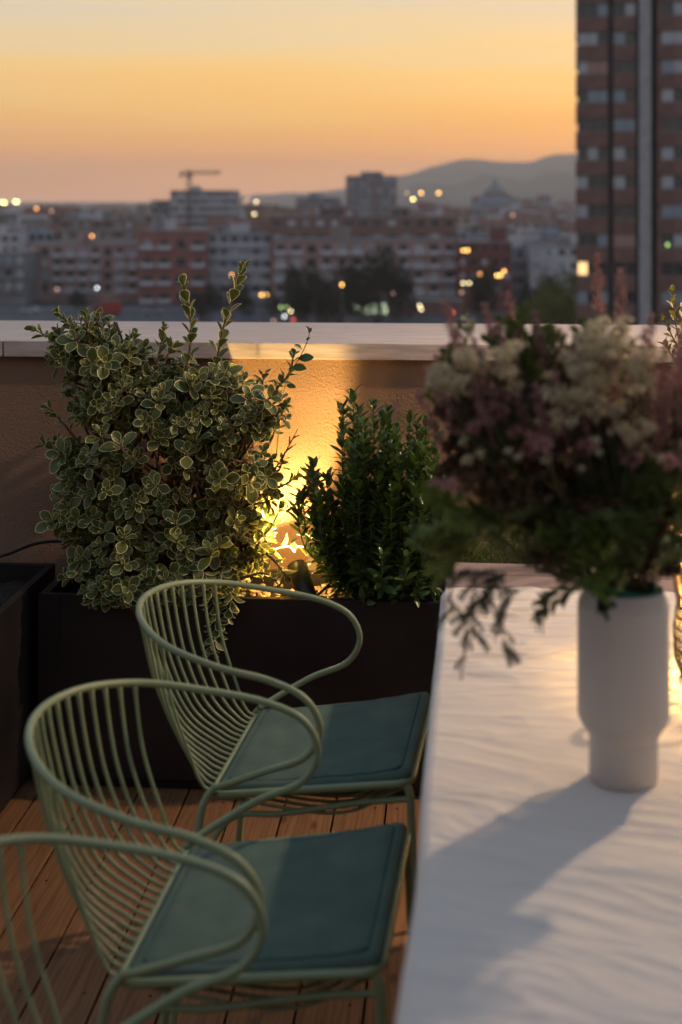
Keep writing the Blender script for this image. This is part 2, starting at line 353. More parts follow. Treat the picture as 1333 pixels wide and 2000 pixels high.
# planters: open boxes with soil, stones
def planter(name, label, x0, x1, y0, y1, h, group='black metal planters along the parapet'):
    r = empty(name, ((x0 + x1) / 2, (y0 + y1) / 2, 0)); tag(r, label, 'planter', group)
    cx, cyy = r.location.x, r.location.y; a, b_, c_, d_ = x0 - cx, x1 - cx, y0 - cyy, y1 - cyy; t = .022
    part('side_panel', lambda b: bx(b, a, b_, c_, c_ + t, .03, h, .0015), 'planter', r)
    part('side_panel', lambda b: bx(b, a, b_, d_ - t, d_, .03, h, .0015), 'planter', r)
    part('end_panel', lambda b: bx(b, a, a + t, c_ + t + .0005, d_ - t - .0005, .03, h, .0015), 'planter', r)
    part('end_panel', lambda b: bx(b, b_ - t, b_, c_ + t + .0005, d_ - t - .0005, .03, h, .0015), 'planter', r)
    part('corner_strip', lambda b: bx(b, a - .002, a + .055, c_ - .003, c_ - .0002, .02, h + .001), 'planter', r)
    part('plinth', lambda b: bx(b, a + .02, b_ - .02, c_ + .02, d_ - .02, 0, .03), 'planter', r)
    def so(b):
        nx = max(4, int((b_ - a) / .03)); ny = max(4, int((d_ - c_ - 2 * t) / .03)); vs = []
        for j in range(ny + 1):
            vs.append([b.verts.new((a + t + (b_ - a - 2 * t) * i / nx, c_ + t + (d_ - c_ - 2 * t) * j / ny, h - .05 + random.uniform(-.008, .008))) for i in range(nx + 1)])
        for j in range(ny):
            for i in range(nx): b.faces.new((vs[j][i], vs[j][i + 1], vs[j + 1][i + 1], vs[j + 1][i]))
    o = part('soil', so, 'soil', r); o['kind'] = 'stuff'
    return r
PL0 = aty(77, 1169, 3.735)
YP0, YP1 = 3.735, 4.035
pmain = planter('planter_box', 'long black planter box below the parapet holding the variegated shrub', PL0.x, 2.3, YP0, YP1, .517)
pleft = planter('planter_box', 'black planter box at the left edge, end-on beside the long planter', -1.62, -1.135, 2.75, 4.0, .53)
# stones
stone_me = []
for k in range(5):
    bm = bmesh.new(); bmesh.ops.create_icosphere(bm, subdivisions=1, radius=1)
    for v in bm.verts: v.co = Vector((v.co.x * random.uniform(.8, 1.2), v.co.y * random.uniform(.7, 1.1), v.co.z * random.uniform(.35, .6)))
    stone_me.append(meshof('stone', bm, 'stone'))
px, py = pmain.location.x, pmain.location.y
cnt = 0
for k in range(900):
    X = random.uniform(-.62, .55); Y = random.uniform(YP0 + .03, YP1 - .03)
    if X > .12 and random.random() < .6: continue
    s = random.uniform(.008, .017); cnt += 1
    if cnt > 290: break
    link('stone', random.choice(stone_me), pmain, loc=(X - px, Y - py, .517 - .046 + random.uniform(.0, .022)), rot=(random.uniform(-.5, .5), random.uniform(-.5, .5), random.uniform(0, 6)), scale=(s, s, s * 1.1))

# cable over planter rims
bm = bmesh.new()
tube(bm, spline([(-1.5, 3.9, .545), (-1.3, 3.97, .552), (-1.2, 4.05, .575), (-1.08, 4.085, .572), (-.98, 4.06, .558), (-.9, 4.02, .53), (-.85, 3.98, .48)], 8), .0045, 8)
tag(obj('power_cable', bm, 'cable'), 'thin black cable running along the wall between the two planters', 'cable')

# ------------------------------------------------------------------ plants
CAMP = Vector((0, 0, H))
def leaf_t(Lg, W, peak=.6, q=.8, curl=.12, fold=.25, wave=0.0):
    p = math.log(.5) / math.log(peak); st = [.10, .26, .44, .62, .78, .91]; us = [-1, -.68, 0, .68, 1]
    V = [(0, 0, 0)]; Mg = [0.0]
    for t in st:
        wd = W / 2 * math.sin(math.pi * t ** p) ** q
        for u in us:
            V.append((t * Lg, u * wd, abs(u) * wd * fold - curl * Lg * t * t + wave * math.sin(t * 9 + u * 3) * W))
            Mg.append(min((1 - abs(u)) * wd, (1 - t) * Lg * .8))
    V.append((Lg, 0, -curl * Lg)); Mg.append(0.0)
    Fc = []
    for i in range(len(st) - 1):
        for k in range(4):
            a = 1 + i * 5 + k; Fc.append((a, a + 5, a + 6, a + 1))
    for k in range(4):
        Fc.append((0, 1 + k, 2 + k)); a = 1 + (len(st) - 1) * 5 + k; Fc.append((a, len(V) - 1, a + 1))
    return np.array(V), Fc, np.array(Mg)
def simple_leaf_t(Lg, W, curl=.1):
    V = [(0, 0, 0), (Lg * .45, -W / 2, W * .12 - curl * Lg * .2), (Lg * .45, 0, -curl * Lg * .2), (Lg * .45, W / 2, W * .12 - curl * Lg * .2), (Lg, 0, -curl * Lg)]
    return np.array(V), [(0, 1, 2), (0, 2, 3), (1, 4, 2), (2, 4, 3)], np.zeros(5)
def tmesh(name, T, m, tint=.5):
    me = bpy.data.meshes.new(name); me.from_pydata([tuple(v) for v in T[0]], [], T[1])
    a = me.attributes.new('margin', 'FLOAT', 'POINT'); a.data.foreach_set('value', T[2].astype(np.float32))
    a = me.attributes.new('tint', 'FLOAT', 'POINT'); a.data.foreach_set('value', np.full(len(T[0]), tint, np.float32))
    me.polygons.foreach_set('use_smooth', [True] * len(me.polygons)); me.materials.append(M[m]); return me
def joined(name, items, Ts, m):
    V = []; Fc = []; Mg = []; Ti = []; off = 0
    for (mw, k, tint) in items:
        T = Ts[k]; A = np.array(mw); v = T[0] @ A[:3, :3].T + A[:3, 3]
        V.append(v); Fc += [tuple(i + off for i in f) for f in T[1]]; off += len(v)
        Mg.append(T[2]); Ti.append(np.full(len(v), tint))
    me = bpy.data.meshes.new(name); me.from_pydata(np.concatenate(V).tolist(), [], Fc)
    a = me.attributes.new('margin', 'FLOAT', 'POINT'); a.data.foreach_set('value', np.concatenate(Mg).astype(np.float32))
    a = me.attributes.new('tint', 'FLOAT', 'POINT'); a.data.foreach_set('value', np.concatenate(Ti).astype(np.float32))
    me.polygons.foreach_set('use_smooth', [True] * len(me.polygons)); me.materials.append(M[m]); return me
def frame(p, d, nrm, s=1.0):
    d = d.normalized(); n_ = (nrm - d * nrm.dot(d))
    if n_.length < 1e-4: n_ = d.orthogonal()
    n_.normalize(); y = n_.cross(d)
    return Matrix(((d.x * s, y.x * s, n_.x * s, p.x), (d.y * s, y.y * s, n_.y * s, p.y), (d.z * s, y.z * s, n_.z * s, p.z), (0, 0, 0, 1)))
class Plant:
    def __init__(s, Ts): s.Ts = Ts; s.L = []
    def leaf(s, p, d, nrm, k=0, sc_=1.0): s.L.append((frame(p, d, nrm, sc_), k, random.random()))
    def rosette(s, p, ax, n=7, ln=.0, k=0, size=1.0, gap=.004, open0=25, open1=80):
        ax = ax.normalized(); e1 = ax.orthogonal().normalized(); e2 = ax.cross(e1); az = random.uniform(0, 6.28)
        for i in range(n):
            f = i / max(1, n - 1); az += 2.4; th = R(open0 + (open1 - open0) * f + random.uniform(-9, 9))
            rad = e1 * math.cos(az) + e2 * math.sin(az)
            d = ax * math.cos(th) + rad * math.sin(th)
            nr = ax * math.sin(th) - rad * math.cos(th)
            s.leaf(p - ax * gap * i, d, nr, random.choice(k) if isinstance(k, (list, tuple)) else k, size * (.6 + .5 * f) * random.uniform(.85, 1.12))
    def finish(s, root, m, nsing=290, key=None):
        base = root.location.copy()
        off = Matrix.Translation(-base)
        key = key or (lambda it: (it[0].translation - CAMP).length)
        s.L.sort(key=key)
        mes = [tmesh('leaf', T, m) for T in s.Ts]
        for it in s.L[:nsing]: link('leaf', mes[it[1]], root, mw=off @ it[0])
        rest = s.L[nsing:]
        if rest:
            o = link('foliage', joined('foliage', [(off @ a, b, c) for a, b, c in rest], s.Ts, m), root); o['kind'] = 'stuff'
def stems(root, paths, m, name='stem', r0=.004, r1=.0015):
    bm = bmesh.new(); b = root.location
    for pth in paths:
        n = len(pth); tube(bm, [Vector(p) - b for p in pth], [r0 + (r1 - r0) * i / (n - 1) for i in range(n)], 5)
    return obj(name, bm, m, root)

def blob_surface(blobs, n, shell=.35):
    """random points in the outer part of a union of ellipsoids, with outward normals"""
    res = []; vol = [b[3] * b[4] for b in blobs]; tot = sum(vol); tries = 0
    while len(res) < n and tries < n * 40:
        tries += 1
        b = random.choices(blobs, vol)[0]
        d = Vector((random.gauss(0, 1), random.gauss(0, 1) - .3, random.gauss(0, 1))).normalized()
        rr = 1 - shell * random.random() ** 1.5
        p = Vector((b[0] + d.x * b[3] * rr, b[1] + d.y * b[4] * rr, b[2] + d.z * b[5] * rr))
        if p.y > YW - .03: continue
        inside = False
        for c_ in blobs:
            q = Vector(((p.x - c_[0]) / c_[3], (p.y - c_[1]) / c_[4], (p.z - c_[2]) / c_[5]))
            if q.length < 1 - shell: inside = True; break
        if any((p.x - q0) ** 2 + (p.z - q1) ** 2 < q2 * q2 for q0, q1, q2 in VOIDS): continue
        nr = Vector((d.x / b[3], d.y / b[4], d.z / b[5])).normalized()
        res.append((p, nr))
    return res
VOIDS = [(aty(a_, b_, 3.88).x, aty(a_, b_, 3.88).z, c_ * 3.88 / F) for a_, b_, c_ in ((308, 705, 26), (272, 800, 11), (400, 905, 12), (168, 930, 12), (350, 985, 12), (235, 1040, 11), (480, 835, 11))]
def pblob(px, py, rx, ry, Y=3.88, dY=.19):
    c = aty(px, py, Y); s = Y / F
    return (c.x, Y, c.z, rx * s, dY, ry * s)

# ---- variegated shrub on the left
TA = [leaf_t(.046, .029, .62, .72, .10, .32), leaf_t(.052, .033, .60, .72, .18, .22, .03), leaf_t(.042, .027, .64, .68, .02, .42)]
A = Plant(TA)
blobs = [pblob(300, 900, 200, 190, 3.90, .20), pblob(230, 760, 105, 105, 3.9, .15), pblob(400, 800, 120, 100, 3.92, .16), pblob(462, 900, 96, 130, 3.87, .16),
         pblob(330, 1060, 200, 120, 3.88, .20), pblob(190, 980, 100, 110, 3.9, .15), pblob(508, 790, 58, 60, 3.88, .09), pblob(458, 1050, 88, 90, 3.91, .14),
         pblob(160, 675, 72, 52, 3.9, .10), pblob(215, 700, 70, 50, 3.88, .12), pblob(380, 735, 60, 50, 3.9, .1), pblob(180, 650, 60, 34, 3.9, .06), pblob(240, 665, 40, 26, 3.9, .05), pblob(300, 1130, 140, 45, 3.80, .13), pblob(320, 730, 60, 60, 3.93, .1), pblob(235, 1150, 70, 26, 3.74, .06)]
pts = blob_surface(blobs, 860, .42)
spaths = []
base = [aty(x, 1150, Y) for x, Y in ((260, 3.88), (330, 3.84), (400, 3.9), (450, 3.88))]
for p, nr in pts:
    ax = (nr * .8 + Vector((random.uniform(-.6, .6), -.15 + random.uniform(-.5, .5), .5 + random.uniform(-.4, .4)))).normalized()
    A.rosette(p, ax, random.randint(6, 9), k=[0, 0, 1, 2], size=random.choice((.62, .75, .88, .95, 1.08)) * random.uniform(.9, 1.08))
    if p.z > .55: spaths.append([p - ax * random.uniform(.05, .12) - nr * .03, p - ax * .03, p])
for k in range(46):
    b0 = random.choice(base); p, nr = random.choice(pts)
    if p.z < .60: continue
    mid = (b0 + p) / 2 + Vector((random.uniform(-.05, .05), random.uniform(-.05, .05), random.uniform(0, .08)))
    spaths.append([b0, mid, p])
def shoot(P, pxs, Y, n, size, k=0, rs=(50, 30), stem_list=None, Y1=None):
    Y1 = Y1 if Y1 is not None else Y
    c = [aty(x, y, Y + (Y1 - Y) * i / (len(pxs) - 1)) for i, (x, y) in enumerate(pxs)]
    pth = spline(c, 8); m_ = len(pth); az = random.uniform(0, 6)
    if stem_list is not None: stem_list.append(pth)
    for i in range(n):
        f = (i + .5) / n; j = min(m_ - 2, int(f * (m_ - 1))); p = pth[j]; ax = (pth[j + 1] - pth[j]).normalized()
        e1 = ax.orthogonal().normalized(); e2 = ax.cross(e1); az += 2.3
        rad = e1 * math.cos(az) + e2 * math.sin(az); th = R(rs[0] + (rs[1] - rs[0]) * f)
        d = ax * math.cos(th) + rad * math.sin(th)
        P.leaf(p, d, ax * math.sin(th) - rad * math.cos(th), k, size * random.uniform(.85, 1.1) * (1 if f < .85 else .8))
    P.rosette(pth[-1], (pth[-1] - pth[-2]), 4, k=k, size=size * .6, open0=8, open1=35)
for pxs, Y, n, s_, rs in (([(352, 760), (370, 690), (372, 620), (358, 556)], 3.86, 20, 1.12, (48, 26)), ([(420, 740), (432, 660), (452, 590), (474, 522)], 3.88, 20, 1.12, (46, 26)),
                          ([(300, 740), (312, 690), (322, 640)], 3.86, 13, .7, (50, 20)), ([(160, 720), (110, 670), (66, 642)], 3.86, 12, .85, (60, 30)),
                          ([(180, 700), (150, 650), (112, 608)], 3.86, 14, .8, (60, 30)), ([(200, 700), (178, 650), (168, 610)], 3.86, 9, .8, (50, 30)),
                          ([(250, 720), (255, 690), (262, 655)], 3.84, 10, .8, (55, 30)), ([(150, 860), (110, 810), (92, 795)], 3.84, 8, .8, (65, 40)),
                          ([(150, 900), (110, 880), (86, 865)], 3.84, 9, .85, (65, 40)), ([(540, 760), (565, 730), (575, 690)], 3.9, 10, .7, (60, 30)),
                          ([(160, 1110), (140, 1130), (128, 1128)], 3.73, 8, .85, (70, 40)), ([(215, 1130), (190, 1160), (178, 1178)], 3.70, 8, .85, (75, 45)),
                          ([(400, 1120), (418, 1175), (424, 1230), (415, 1268)], 3.69, 44, 1.0, (80, 45)), ([(430, 1120), (452, 1160), (446, 1205)], 3.69, 26, .95, (80, 45)),
                          ([(560, 1000), (585, 980), (600, 968)], 3.86, 8, .6, (60, 30)), ([(520, 960), (560, 945), (580, 930)], 3.88, 8, .7, (60, 30)),
                          ([(520, 1080), (545, 1105), (560, 1130)], 3.80, 7, .8, (60, 40)), ([(500, 1090), (550, 1068), (612, 1068)], 3.90, 7, .85, (70, 40)), ([(500, 1060), (530, 1030), (548, 990)], 3.86, 9, .8, (60, 40)), ([(470, 1130), (520, 1120), (550, 1150)], 3.8, 8, .8, (60, 40))):
    shoot(A, pxs, Y, n, s_, [0, 1, 2][n % 3], rs, spaths)
sh = tag(empty('variegated_shrub', (aty(330, 1150, 3.88).x, 3.88, .47)), 'big variegated shrub with cream edged grey green leaves spilling over the black planter', 'shrub')
stems(sh, spaths, 'bark', 'branch', .0045, .0016)
A.finish(sh, 'euA', 295)

# ---- pale twig cluster and bare reddish twig, climbing vine shoot
V_ = Plant([leaf_t(.050, .030, .5, .8, .08, .15)])
vst = [spline([aty(540, 900, 3.97), aty(548, 800, 3.96), aty(562, 740, 3.93), aty(585, 700, 3.9), aty(600, 668, 3.88), aty(607, 642, 3.88)], 8)]
for (x, y, dx_, dz, s_) in ((583, 700, 1, .12, .8), (571, 716, .9, -.05, .75), (590, 683, -.6, .5, .45), (553, 748, -.3, .9, .5), (560, 752, .8, -.1, .5), (603, 650, .5, .8, .3), (606, 646, -.6, .7, .3), (598, 664, .8, .5, .25)):
    V_.leaf(aty(x, y, 3.9), Vector((dx_, -.3, dz)), Vector((.1, -.8, .6)), 0, s_ * 1.15)
vn = tag(empty('climbing_vine', (aty(540, 900, 3.97).x, 3.97, aty(540, 900, 3.97).z)), 'thin vine shoot with a few large plain green leaves rising against the glowing wall', 'vine')
stems(vn, vst, 'stem', 'stem', .0022, .001); V_.finish(vn, 'vine', 50)
tw = [spline([aty(500, 970, 3.84), aty(545, 905, 3.82), aty(565, 870, 3.82), aty(582, 838, 3.82)], 6), [aty(560, 880, 3.82), aty(578, 868, 3.82)], [aty(566, 868, 3.82), aty(566, 852, 3.82)], [aty(574, 855, 3.82), aty(585, 850, 3.82)]]
stems(sh, [[p for p in t_] for t_ in tw], 'redstem', 'bare_twig', .0028, .0014)

# ---- dark glossy shrub
TB = [leaf_t(.042, .0185, .5, .85, .14, .22), leaf_t(.037, .0165, .52, .85, .25, .22), leaf_t(.045, .0180, .48, .85, .05, .28)]
B = Plant(TB); bst = []
tops = [(690, 768, 3.86), (730, 790, 3.84), (757, 800, 3.88), (800, 808, 3.84), (832, 822, 3.86), (668, 828, 3.82), (775, 830, 3.78), (712, 830, 3.78), (745, 850, 3.76), (820, 870, 3.78), (690, 880, 3.76),
        (850, 930, 3.84), (862, 960, 3.8), (845, 900, 3.78), (612, 905, 3.78), (640, 925, 3.80), (592, 960, 3.79), (650, 960, 3.78), (700, 930, 3.74), (740, 930, 3.73), (780, 910, 3.74), (810, 950, 3.73),
        (860, 1010, 3.78), (870, 1060, 3.76), (640, 1010, 3.78), (680, 1000, 3.74), (725, 1000, 3.72), (765, 990, 3.71), (805, 1020, 3.71), (845, 1040, 3.73), (660, 1070, 3.78), (700, 1070, 3.72), (745, 1060, 3.70), (785, 1080, 3.71),
        (825, 1090, 3.72), (860, 1110, 3.75), (720, 1120, 3.75), (765, 1130, 3.75), (810, 1130, 3.75), (690, 885, 3.92), (700, 850, 3.95), (750, 880, 3.96), (800, 870, 3.95), (840, 960, 3.94), (780, 960, 3.9), (720, 960, 3.9), (690, 960, 3.9), (650, 980, 3.88), (615, 1010, 3.78),
        (700, 800, 3.9), (770, 870, 3.82), (825, 845, 3.9), (735, 895, 3.8), (870, 1090, 3.82), (850, 1000, 3.9)]
for (x, y, Y) in list(tops):
    for _ in range(1): tops.append((x + random.uniform(-26, 26), y + random.uniform(5, 50), min(3.98, Y + random.uniform(-.03, .07))))
for k in range(60):
    x = random.uniform(615, 872); lim = 850 if 680 < x < 835 else 930
    tops.append((x, random.uniform(lim, 1120), random.choice((random.uniform(3.72, 3.80), random.uniform(3.8, 3.97)))))
for (x, y, Y) in tops:
    b0 = aty(755 + (x - 755) * .28, 1165, 3.88 + (Y - 3.88) * .3); tp = aty(x, y, Y)
    mid = b0.lerp(tp, .5) + Vector(((tp.x - b0.x) * .35, (Y - 3.88) * .3, 0)); pth = spline([b0, mid, tp], 24); bst.append(pth)
    ln = (tp - b0).length; n = int(ln / .014); az = random.uniform(0, 3)
    for i in range(n):
        f = (i + 1) / n
        if f < .10: continue
        j = min(len(pth) - 2, int(f * (len(pth) - 1))); ax = (pth[j + 1] - pth[j]).normalized(); p = pth[j].lerp(pth[j + 1], f * (len(pth) - 1) - j if f < 1 else 1)
        e1 = ax.orthogonal().normalized(); e2 = ax.cross(e1); az += math.pi / 2 + random.uniform(-.25, .25)
        for sgn in (0, math.pi):
            if random.random() < .12: continue
            rad = e1 * math.cos(az + sgn) + e2 * math.sin(az + sgn); th = R(74 - 38 * f + random.uniform(-16, 16))
            d = ax * math.cos(th) + rad * math.sin(th) + Vector((0, 0, -.08))
            B.leaf(p, d, ax * math.sin(th) - rad * math.cos(th), random.choice((0, 1, 2)), random.uniform(.75, 1.15) * (.8 if f > .93 else 1))
sb = tag(empty('dark_shrub', (aty(755, 1165, 3.88).x, 3.88, .47)), 'dense upright shrub with small dark glossy leaves, right of the planter spotlight', 'shrub')
stems(sb, bst, 'stem', 'stem', .003, .0012); B.finish(sb, 'box', 295)
bm = bmesh.new()
for a, b_ in (((618, 1165), (662, 1125)), ((650, 1180), (668, 1138)), ((600, 1172), (640, 1180))):
    tube(bm, [aty(*a, 3.80) - sb.location, aty(*b_, 3.90) - sb.location], .004, 6)
obj('twig', bm, 'bark', sb)

# ---- golden shrub at the right edge, lit from below
C = Plant([leaf_t(.036, .016, .6, .8, .1, .4), leaf_t(.042, .020, .6, .8, .15, .3)]); cst = []
for pxs, Y, n, s_ in (([(1330, 760), (1330, 690), (1318, 620), (1314, 566)], 3.84, 24, .8), ([(1350, 760), (1345, 690), (1345, 640), (1340, 600)], 3.86, 22, .8), ([(1335, 700), (1315, 660), (1296, 622)], 3.84, 12, .75),
                      ([(1330, 720), (1310, 690), (1300, 672)], 3.83, 9, .75), ([(1300, 900), (1270, 800), (1245, 730), (1225, 684)], 3.9, 12, .7), ([(1290, 860), (1250, 760), (1260, 700)], 3.95, 10, .7),
                      ([(1340, 900), (1380, 800), (1390, 700)], 3.86, 20, .9), ([(1350, 900), (1420, 800), (1440, 720)], 3.86, 20, .9), ([(1330, 980), (1300, 900), (1290, 830)], 3.86, 20, .9),
                      ([(1330, 1080), (1300, 1000), (1260, 940), (1240, 900)], 3.84, 24, .9), ([(1350, 1080), (1370, 1000), (1390, 900)], 3.8, 26, .9), ([(1340, 1100), (1310, 1080), (1290, 1068)], 3.78, 9, .9),
                      ([(1345, 1110), (1322, 1098), (1300, 1090)], 3.76, 8, .9), ([(1330, 1100), (1290, 1040), (1270, 1000)], 3.82, 18, .9), ([(1350, 1100), (1330, 1040), (1325, 960)], 3.78, 22, .9), ([(1380, 1100), (1420, 1000), (1450, 900)], 3.84, 26, .9)):
    shoot(C, pxs, Y, n, s_ * 1.05, [0, 1][n % 2], (65, 28), cst)
for k in range(34):
    x = random.uniform(1285, 1480); y = random.uniform(760, 1060)
    if x < 1310: y = max(y, 900)
    Yk = random.uniform(3.78, 3.97); shoot(C, [(1345 + (x - 1345) * .25, 1130), (1345 + (x - 1345) * .7, (y + 1130) / 2), (x, y)], 3.86, int((1130 - y) / 13) + 6, random.uniform(.8, 1.15), [0, 1][k % 2], (70, 28), cst, Yk)
for k in range(7):
    x = random.uniform(1318, 1440); y = random.uniform(590, 700); shoot(C, [(x + 12, 800), (x + 4, (y + 800) / 2), (x, y)], random.uniform(3.80, 3.92), 18, random.uniform(.8, 1.05), k % 2, (60, 25), cst)
scx = tag(empty('golden_shrub', (aty(1350, 1110, 3.86).x, 3.86, .47)), 'golden green shrub at the right edge behind the bouquet, lit yellow from below', 'shrub')
stems(scx, cst, 'redstem', 'stem', .003, .0012); C.finish(scx, 'gold', 260)

# ---- wispy ornamental grass behind the table end
gr = tag(empty('ornamental_grass', (aty(1000, 1110, 3.88).x, 3.88, .47)), 'wispy curling grass tussock in the planter behind the table end', 'grass plant')
bm = bmesh.new()
for k in range(700):
    x0 = random.uniform(-.22, .28); p = Vector((x0, random.uniform(-.11, .11), 0)); a = random.uniform(0, 6.28); ln = random.uniform(.16, .36); lean = random.uniform(.1, .9)
    pp = [p + Vector((math.cos(a) * lean * ln * t_ * t_, math.sin(a) * lean * ln * t_ * t_ * .5, ln * (t_ - .55 * lean * t_ ** 3))) for t_ in (0, .3, .55, .8, 1)]
    tube(bm, pp, [.0012, .0011, .0009, .0007, .0004], 3, cap=False)
o = obj('blades', bm, 'grassm', gr); o['kind'] = 'stuff'
# unseen side of the left planter gets a small plant whose shadow reaches the deck
D_ = Plant([leaf_t(.06, .02, .5, .8, .2, .3)]); dst = []
for k in range(7):
    b0 = Vector((-1.36 + random.uniform(-.1, .1), 3.35 + random.uniform(-.3, .3), .5)); tp = b0 + Vector((random.uniform(-.1, .05), random.uniform(-.2, .2), random.uniform(.15, .28)))
    pth = spline([b0, b0.lerp(tp, .5) + Vector((0, 0, .05)), tp], 6); dst.append(pth)
    for i in range(16):
        f = (i + 1) / 16; p = b0.lerp(tp, f); az = i * 2.4; D_.leaf(p, Vector((math.cos(az), math.sin(az), .5)), Vector((0, 0, 1)), 0, .9)
sd = tag(empty('leafy_plant', (-1.36, 3.35, .48)), 'leafy plant in the end-on planter at the left edge', 'plant')
stems(sd, dst, 'stem', 'stem', .003, .001); D_.finish(sd, 'box', 120)

# ------------------------------------------------------------------ garden spotlights
def spike(px, py, Y, label, tilt, energy, cone):
    mouth = aty(px, py, Y)
    ax = Vector(tilt).normalized(); ln = .105; r = .027
    root = tag(empty('garden_spotlight', mouth - ax * ln), label, 'spotlight', 'spike spotlights in the planter')
    q = ax.to_track_quat('Z', 'Y')
    bm = bmesh.new(); lathe(bm, [(0, 0), (r * .9, 0), (r, .004), (r, ln), (r - .002, ln + .0005), (r - .0025, ln - .012), (0, ln - .012)], 28)
    o = obj('lamp_body', bm, 'spike', root); o.rotation_mode = 'QUATERNION'; o.rotation_quaternion = q
    bm = bmesh.new(); lathe(bm, [(0, ln - .0085), (r - .004, ln - .0085), (r - .004, ln - .0105), (0, ln - .0105)], 20)
    ls = obj('lens', bm, emis('warm_lens', (1, .62, .2), 60), root); ls.rotation_mode = 'QUATERNION'; ls.rotation_quaternion = q
    bm = bmesh.new(); tube(bm, [Vector((0, 0, .004)), Vector((.004, 0, -.03)), Vector((.004, 0, -.09))], .006, 8); tube(bm, spline([(0.004, 0, -.03), (.03, .01, -.02), (.07, .02, -.025), (.14, .02, -.03)], 5), .003, 6)
    obj('spike', bm, 'cable', root)
    l = bpy.data.lights.new('spot_lamp', 'SPOT'); l.energy = energy; l.color = (1, .65, .20); l.spot_size = R(cone); l.spot_blend = .4; l.shadow_soft_size = .012
    lo = bpy.data.objects.new('spot_lamp', l); col.objects.link(lo); lo.location = mouth + ax * .004; lo.rotation_mode = 'QUATERNION'; lo.rotation_quaternion = (-ax).to_track_quat('Z', 'Y')
    l2 = bpy.data.lights.new('spot_spill', 'POINT'); l2.energy = energy * .06; l2.color = (1, .58, .15); l2.shadow_soft_size = .012
    lo2 = bpy.data.objects.new('spot_spill', l2); col.objects.link(lo2); lo2.location = mouth + ax * .022
    return root
spike(580, 1103, 3.86, 'bronze cylinder spotlight tilted in the planter, glowing between the two green shrubs', (-.35, .60, .72), 66, 80)
spike(1352, 1112, 3.80, 'spotlight in the planter under the golden shrub at the right edge', (-.10, -.02, 1), 240, 60)

# ------------------------------------------------------------------ table and cloth
TZ = .752; TROT = -math.atan(.0184)
tbl = tag(empty('dining_table', (-.012, 3.235, 0), TROT), 'taupe slatted outdoor table running towards the parapet under a white cloth', 'table')
TW = 1.0; TL = 2.35
bm = bmesh.new(); bx(bm, 0, TW, -.097, 0, TZ - .022, TZ, .002)
first = bmesh.new()
rad = .02; ptsr = []
for (cx_, cy_, a0) in ((rad, -rad, 180), (rad, -rad, 90), ):
    pass
ol = [(0, -.097)] + [(rad - rad * math.cos(R(a)), -rad + rad * math.sin(R(a))) for a in range(0, 91, 15)] + [(TW - rad + rad * math.sin(R(a)), -rad + rad * math.cos(R(a))) for a in range(0, 91, 15)] + [(TW, -.097)]
lo = [first.verts.new((x, y, TZ - .022)) for x, y in ol]; hi = [first.verts.new((x, y, TZ)) for x, y in ol]
first.faces.new(lo[::-1]); first.faces.new(hi)
for i in range(len(ol)): first.faces.new((lo[i], lo[(i + 1) % len(ol)], hi[(i + 1) % len(ol)], hi[i]))
obj('slat', first, 'tabletop', tbl)
sm = meshof('slat', bm, 'tabletop')
for k in range(1, 23): link('slat', sm, tbl, loc=(0, -.1 * k, 0))
part('table_frame', lambda b: (bx(b, .05, TW - .05, -.09, -.06, TZ - .08, TZ - .023), bx(b, .05, TW - .05, -TL + .1, -TL + .13, TZ - .08, TZ - .023), bx(b, .05, .08, -TL + .131, -.091, TZ - .08, TZ - .023), bx(b, TW - .08, TW - .05, -TL + .131, -.091, TZ - .08, TZ - .023)), 'tabletop', tbl)
for x in (.06, TW - .11):
    for y in (-.45, -TL + .4): part('leg', lambda b: bx(b, x, x + .05, y - .05, y, 0, TZ - .081, .003), 'tabletop', tbl)

def vnoise(x, y, seed):
    r_ = np.random.default_rng(seed); tab = r_.uniform(-1, 1, (64, 512))
    xi = np.floor(x).astype(int); yi = np.floor(y).astype(int); fx = x - xi; fy = y - yi; fx = fx * fx * (3 - 2 * fx); fy = fy * fy * (3 - 2 * fy)
    g = lambda i, j: tab[i % 64, j % 512]
    return (g(xi, yi) * (1 - fx) + g(xi + 1, yi) * fx) * (1 - fy) + (g(xi, yi + 1) * (1 - fx) + g(xi + 1, yi + 1) * fx) * fy
nu, nv = 210, 620
U0, U1 = -.10, TW + .10
uu, vv = np.meshgrid(np.linspace(U0, U1, nu), np.linspace(-.247, -TL - .02, nv))
yy = vv; slant = np.where(vv > -1.1, .10, -.45) ; k_ = 1 / (1 + np.exp((vv + 1.05) * 9)); sl = -.12 * (1 - k_) + .42 * k_
q_ = vv + sl * uu
warp = vnoise(uu * 3 + 5, vv * 5, 1) * .05
w2 = vnoise(uu * 6, vv * 9, 31) * .035 + vnoise(uu * 13, vv * 17, 32) * .012
def rid(a, b, sd): return (1 - np.abs(vnoise(a, b, sd))) ** 4
h = .0045 * rid(uu * 3.5, (q_ + warp + w2) * 17, 2) + .0032 * rid(uu * 6 + 4, (q_ + w2) * 33, 3) + .0016 * rid(uu * 11, (q_ + w2 * .6) * 62, 13) + .0045 * vnoise(uu * 1.9, (q_ + warp) * 8, 4) + .0006 * vnoise(uu * 40, q_ * 90, 5)
